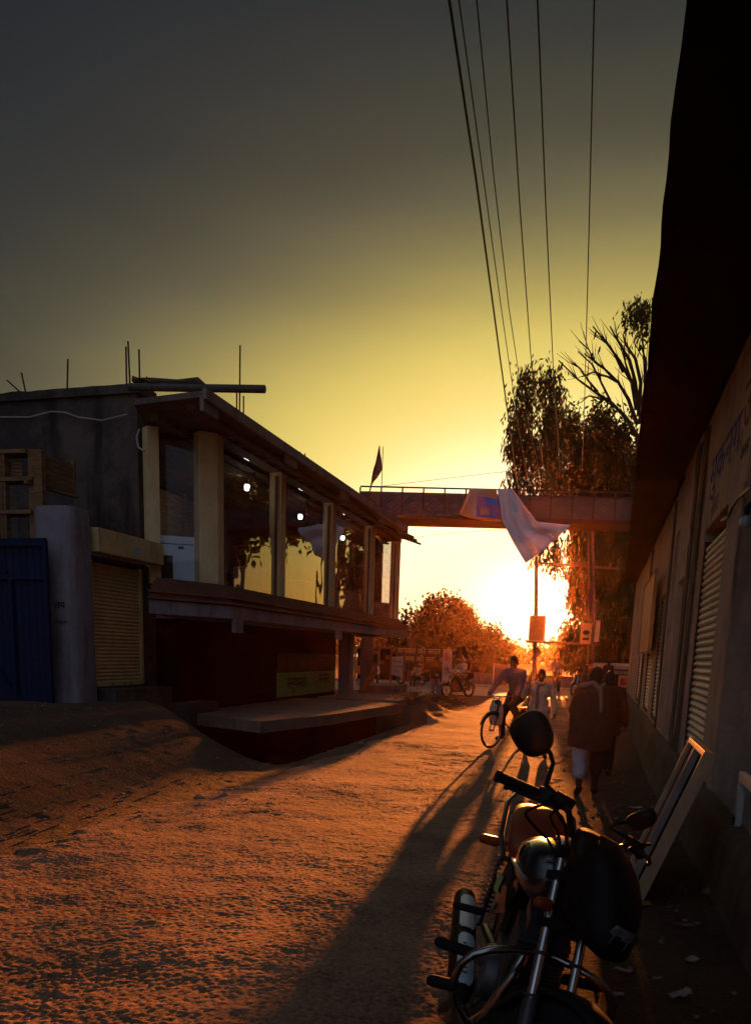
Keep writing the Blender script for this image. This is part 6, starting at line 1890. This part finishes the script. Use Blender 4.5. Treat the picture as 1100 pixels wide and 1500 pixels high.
# crash guard, pegs, stand
M_guard = mat('guard_steel', (.35, .35, .36), (.25, .25, .26), 8, .22, 1.0, spec=.5)
b = MB()
for s_ in (-1, 1):
    b.tube([(.34, .03 * s_, .60), (.37, .11 * s_, .595), (.385, .18 * s_, .58), (.39, .235 * s_, .55), (.385, .268 * s_, .50), (.375, .275 * s_, .43), (.355, .255 * s_, .35), (.32, .18 * s_, .26), (.28, .06 * s_, .20)], .0145, 12)
b.build('crash_guard', M_guard, BK, smooth=True)
for s_ in (-1, 1):
    b = MB(); b.cap((.372, .275 * s_, .41), (.37, .345 * s_, .405), .022, .022, 12); b.build('guard_bumper', M_rub, BK, smooth=True)
    b = MB(); b.cap((-.08, .20 * s_, .37), (-.09, .33 * s_, .375), .024, .024, 12); b.build('foot_peg', M_rub, BK, smooth=True)
    b = MB(); b.tube([(-.08, .07 * s_, .30), (-.08, .21 * s_, .37)], .012, 8); b.build('peg_bar', M_steel, BK)
    b = MB(); b.cap((-.48, .17 * s_, .42), (-.48, .28 * s_, .42), .018, .018, 12); b.build('pillion_peg', M_rub, BK, smooth=True)
b = MB(); b.tube([(.02, .11, .24), (-.02, .22, .08), (-.03, .25, -.055)], .014, 8); b.build('side_stand', M_steel, BK)
b = MB(); b.tube([(.05, -.11, .28), (.16, -.16, .26), (.26, -.19, .30)], .010, 8); b.build('brake_pedal', M_steel, BK)
# ---- steered parts
def stt(name, b, m_, parent=BK, **k): return b.build(name, m_, parent, **k)
b = MB(ST)
axl = Vector((.69, 0, .285))
for s_ in (-1, 1):
    a = Vector((.655, .092 * s_, .285)); top = a + AXD * .72
    b.tube([a + AXD * .20, top], .0165, 14)
forks = stt('fork_tube', b, M_chrome, smooth=True)
b = MB(ST)
for s_ in (-1, 1):
    a = Vector((.655, .092 * s_, .285))
    b.tube([a - AXD * .03, a + AXD * .02, a + AXD * .24, a + AXD * .255], [.022, .026, .026, .021], 14)
    b.tube([a, Vector((.69, .085 * s_, .285))], .018, 8)
    b.torus(.021, .006, Matrix.Translation(a + AXD * .262) @ AXD.to_track_quat('Z', 'Y').to_matrix().to_4x4(), 18, 6)
    b.torus(.020, .007, Matrix.Translation(a + AXD * .40) @ AXD.to_track_quat('Z', 'Y').to_matrix().to_4x4(), 18, 6)
stt('fork_slider', b, M_grey, smooth=True)
b = MB(ST)
for h_ in (.50, .66):
    c = Vector((.655, 0, .285)) + AXD * h_
    MM = Matrix.Translation(c) @ AXD.to_track_quat('Z', 'Y').to_matrix().to_4x4()
    b.prism([(-.03, -.12), (.03, -.12), (.03, .12), (-.03, .12)] if False else [(-.12, -.028), (.12, -.028), (.12, .028), (.03, .075), (-.03, .075), (-.12, .028)], -.015, .015, MM @ Matrix.Rotation(PI / 2, 4, 'Z') if False else MM)
stt('triple_clamp', b, M_black, bevel=.004)
b = MB(ST)
rg = []
for a in range(28, 172, 8):
    c = axl + Vector((.318 * math.cos(R(a)), 0, .318 * math.sin(R(a))))
    n_ = Vector((math.cos(R(a)), 0, math.sin(R(a))))
    tap = 1 - .35 * max(0, (50 - a) / 22) if a < 50 else 1
    rg.append([c + Vector((0, .066 * tap * math.sin(t), 0)) + n_ * (.028 * math.cos(t) - .02) for t in [-1.7 + 3.4 * k / 10 for k in range(11)]] + [c + Vector((0, .062 * tap * math.sin(t), 0)) + n_ * (.026 * math.cos(t) - .024) for t in [1.7 - 3.4 * k / 10 for k in range(11)]])
b.loft(rg); fen = stt('front_mudguard', b, M_black, smooth=True)
for s_ in (-1, 1):
    b = MB(ST); b.lathe([(.001, .008), (.022, .007), (.026, 0), (.026, -.008)], Matrix.Translation((.64, .118 * s_, .44)) @ Matrix.Rotation(-PI / 2 * s_, 4, 'X'), 20); b.build('reflector', M_amber, BK, smooth=True)
# cowl: rounded shell, visor, lamp
CT = ST @ Matrix.Translation((0, .015, 0))
cowl = bodyloft([(.385, .91, .098, .130, -.28), (.43, .91, .110, .150, -.30), (.50, .895, .108, .155, -.34), (.565, .875, .094, .138, -.36), (.61, .86, .072, .105, -.36), (.638, .85, .036, .05, -.3), (.645, .85, .008, .01)], 'headlamp_cowl', M_cowlp, T=CT, p=.72, n=40, sm='all')
b = MB(CT)
rg = []
for (x, z, hw) in ((.556, .95, .080), (.515, 1.005, .08), (.468, 1.045, .066), (.435, 1.066, .046), (.425, 1.07, .018)):
    o_ = [(x - .10 * (y / hw) ** 2 * .6, y, z) for y in [hw * (-1 + 2 * k / 12) for k in range(13)]]
    rg.append(o_ + [(px_ - .006, y, z) for px_, y, z in o_[::-1]])
b.loft(rg); b.build('visor', mat('smoked_visor', (.006, .006, .008), None, 4, .3, spec=.4), cowl, smooth=True)
b = MB(CT)
rg = []
for (x, z, hw) in ((.652, .86, .052), (.650, .825, .068), (.640, .79, .070), (.614, .757, .052)):
    o_ = [(x - .06 * (y / .1) ** 2, y, z) for y in [hw * (-1 + 2 * k / 12) for k in range(13)]]
    rg.append(o_ + [(px_ - .012, y, z) for px_, y, z in o_[::-1]])
b.loft(rg); hl = b.build('headlamp', M_lens, cowl, smooth=True)
b = MB(CT)
for y in (-.05, 0, .05): b.tube([(.656 - .06 * (y / .1) ** 2, y, .855), (.652 - .06 * (y / .1) ** 2, y * 1.1, .80), (.622 - .05 * (y / .1) ** 2, y, .765)], .003, 6)
b.build('lamp_rib', M_alloy, hl)
for s_ in (-1, 1):
    b = MB(ST); b.tube([(.44, .09 * s_, .80), (.44, .15 * s_, .79)], .009, 8); ind = b.build('front_indicator', M_black, BK)
    b = MB(ST); b.cap((.44, .15 * s_, .79), (.442, .18 * s_, .788), .024, .020, 14); b.build('indicator_lens', M_amber, ind, smooth=True)
# handlebar
b = MB(ST)
b.tube([(.245, -.33, 1.075), (.285, -.24, 1.085), (.325, -.17, 1.085), (.325, -.10, 1.02), (.315, 0, 1.0), (.325, .10, 1.02), (.325, .17, 1.085), (.285, .24, 1.085), (.245, .33, 1.075)], .0115, 12)
for y in (-.035, .035): b.box(.295, .335, y - .012, y + .012, .97, 1.015)
hbar = b.build('handlebar', M_black, BK, smooth=True)
for s_ in (-1, 1):
    a, c = Vector((.272, .27 * s_, 1.082)), Vector((.205, .395 * s_, 1.066))
    b = MB(ST); b.tube([a, a.lerp(c, .05), a.lerp(c, .95), c], [.021, .0175, .0175, .020], 14)
    b.tube([c, c + (c - a).normalized() * .012], [.021, .019], 14)
    b.build('grip', M_rub, hbar, smooth=True)
    b = MB(ST); MM = Matrix.Translation((.282, .245 * s_, 1.084)) @ Matrix.Rotation(R(-28) * s_, 4, 'Z')
    b.box(-.026, .024, -.032, .032, -.026, .026, MM); b.build('switch_block', M_black, hbar, bevel=.008)
    b = MB(ST); b.tube([(.32, .225 * s_, 1.08), (.35, .26 * s_, 1.075), (.315, .33 * s_, 1.062), (.265, .39 * s_, 1.052)], [.009, .008, .007, .006], 8); b.ball((.262, .394 * s_, 1.051), .010, None, 10, 8); b.build('lever', M_black if s_ < 0 else M_alloy, hbar, smooth=True)
    if s_ < 0:
        b = MB(ST); b.box(.315, .365, -.25, -.195, 1.09, 1.125); b.build('brake_reservoir', M_black, hbar, bevel=.008)
bodyloft([(.325, 1.01, .09, .02, -.3), (.345, 1.01, .105, .055, -.3), (.40, 1.0, .10, .055, -.3)], 'instrument_panel', M_black, T=ST, p=.6, sm='all')
b = MB(ST)
for y in (-.045, .045): b.lathe([(.001, .004), (.036, .004), (.040, 0), (.040, -.01)], Matrix.Translation((.322, y, 1.015)) @ Matrix.Rotation(R(-70), 4, 'Y'), 24)
b.build('dial', M_lens, BK, smooth=True)
# mirrors: stems start at the switch blocks
brL = ST @ Vector((.29, -.225, 1.105)); brR = ST @ Vector((.29, .235, 1.10))
def mirror(head_px, Y, stem, r, rx, facing, tilt):
    c = bp_(*head_px, Y)
    n_ = (BKI.to_3x3() @ Vector(facing)).normalized()
    up = BKI.to_3x3() @ (CU * math.cos(tilt) + CR * math.sin(tilt)); up = (up - n_ * up.dot(n_)).normalized(); sd2 = up.cross(n_)
    M3 = Matrix((sd2, up, n_)).transposed().to_4x4(); M3.translation = c
    b = MB()
    rg = []
    for z, k in ((-.022, .45), (-.018, .75), (-.008, .95), (.004, 1.0), (.010, .99), (.010, .92)):
        rg.append([M3 @ Vector((rx * k * math.copysign(abs(math.cos(a)) ** .8, math.cos(a)) * (1 + .12 * math.sin(a)), r * k * math.copysign(abs(math.sin(a)) ** .8, math.sin(a)), z)) for a in [2 * PI * q / 36 for q in range(36)]])
    b.loft(rg); o = b.build('mirror', M_mir, BK, smooth=True)
    b = MB(); b.lathe([(.001, 0), (.99, 0), (.99, .0015), (.001, .002)], M3 @ Matrix.Translation((0, 0, .0085)) @ Matrix.Diagonal((rx * .9, r * .9, 1, 1)), 36); b.build('mirror_glass', M_chrome, o, smooth=True)
    b = MB(); b.tube([stem[0]] + stem[1:] + [M3 @ Vector((0, -r * .5, -.012)) if len(stem) > 2 else c], [.012, .009] + [.0075] * (len(stem) - 1), 8)
    b.build('mirror_stem', M_black, o, smooth=True)
YL = (BKM @ brL).y; YR = (BKM @ brR).y
mirror((779, 1076), YL - .02, [brL, bp_(800, 1150, YL - .005), bp_(810, 1118, YL), bp_(806, 1104, YL), bp_(797, 1088, YL)], .074, .066, (.15, 1, .0), R(-28))
mirror((939, 1202), YR + .04, [brR, bp_(893, 1213, YR), bp_(902, 1206, YR), bp_(916, 1205, YR + .02)], .035, .058, (.2, 1, .3), R(-28))
# cables from the switch block to the head
def cable(pts, r=.0055):
    b = MB()
    P_ = [Vector(p) for p in pts]
    # Catmull-Rom
    o_ = []
    for i in range(len(P_) - 1):
        p0, p1, p2, p3 = P_[max(0, i - 1)], P_[i], P_[i + 1], P_[min(len(P_) - 1, i + 2)]
        for k in range(6):
            t = k / 6
            o_.append(.5 * ((2 * p1) + (p2 - p0) * t + (2 * p0 - 5 * p1 + 4 * p2 - p3) * t * t + (3 * p1 - p0 - 3 * p2 + p3) * t ** 3))
    o_.append(P_[-1])
    b.tube(o_, r, 8); b.build('control_cable', M_black, BK, smooth=True)
cable([brL + Vector((.03, .02, 0)), bp_(812, 1180, YL + .02), bp_(828, 1215, YL + .06), bp_(832, 1250, YL + .1), ST @ Vector((.36, 0, .90))], .007)
cable([brL + Vector((.02, .04, -.02)), bp_(806, 1195, YL + .05), bp_(818, 1225, YL + .1), bp_(822, 1262, YL + .12), ST @ Vector((.34, -.02, .86))])
cable([brL + Vector((.0, -.01, -.03)), bp_(770, 1190, YL + .06), bp_(785, 1213, YL + .12), bp_(805, 1235, YL + .15), ST @ Vector((.32, -.03, .88))])
cable([brR + Vector((.0, .0, -.02)), ST @ Vector((.36, .22, 1.12)), ST @ Vector((.40, .10, 1.08)), ST @ Vector((.38, .02, .95))])

# ================================================================== HAZE
M_hz = bpy.data.materials.new('haze_air')
M_hz.use_nodes = True
n = M_hz.node_tree
n.nodes.clear()
o = n.nodes.new('ShaderNodeOutputMaterial')
pv = n.nodes.new('ShaderNodeVolumePrincipled')
pv.inputs['Color'].default_value = (1.0, .48, .22, 1)
pv.inputs['Density'].default_value = HAZE_D
pv.inputs['Anisotropy'].default_value = .90
n.links.new(pv.outputs[0], o.inputs['Volume'])
if HAZE_D > 0:
    b = MB(); b.box(-160, 160, -16, 270, -2.0, 27)
    hz = stuff(b.build('haze', M_hz)); tag(hz, 'thin warm evening haze filling the street air', 'haze')

bpy.data.scenes.remove(TMP)
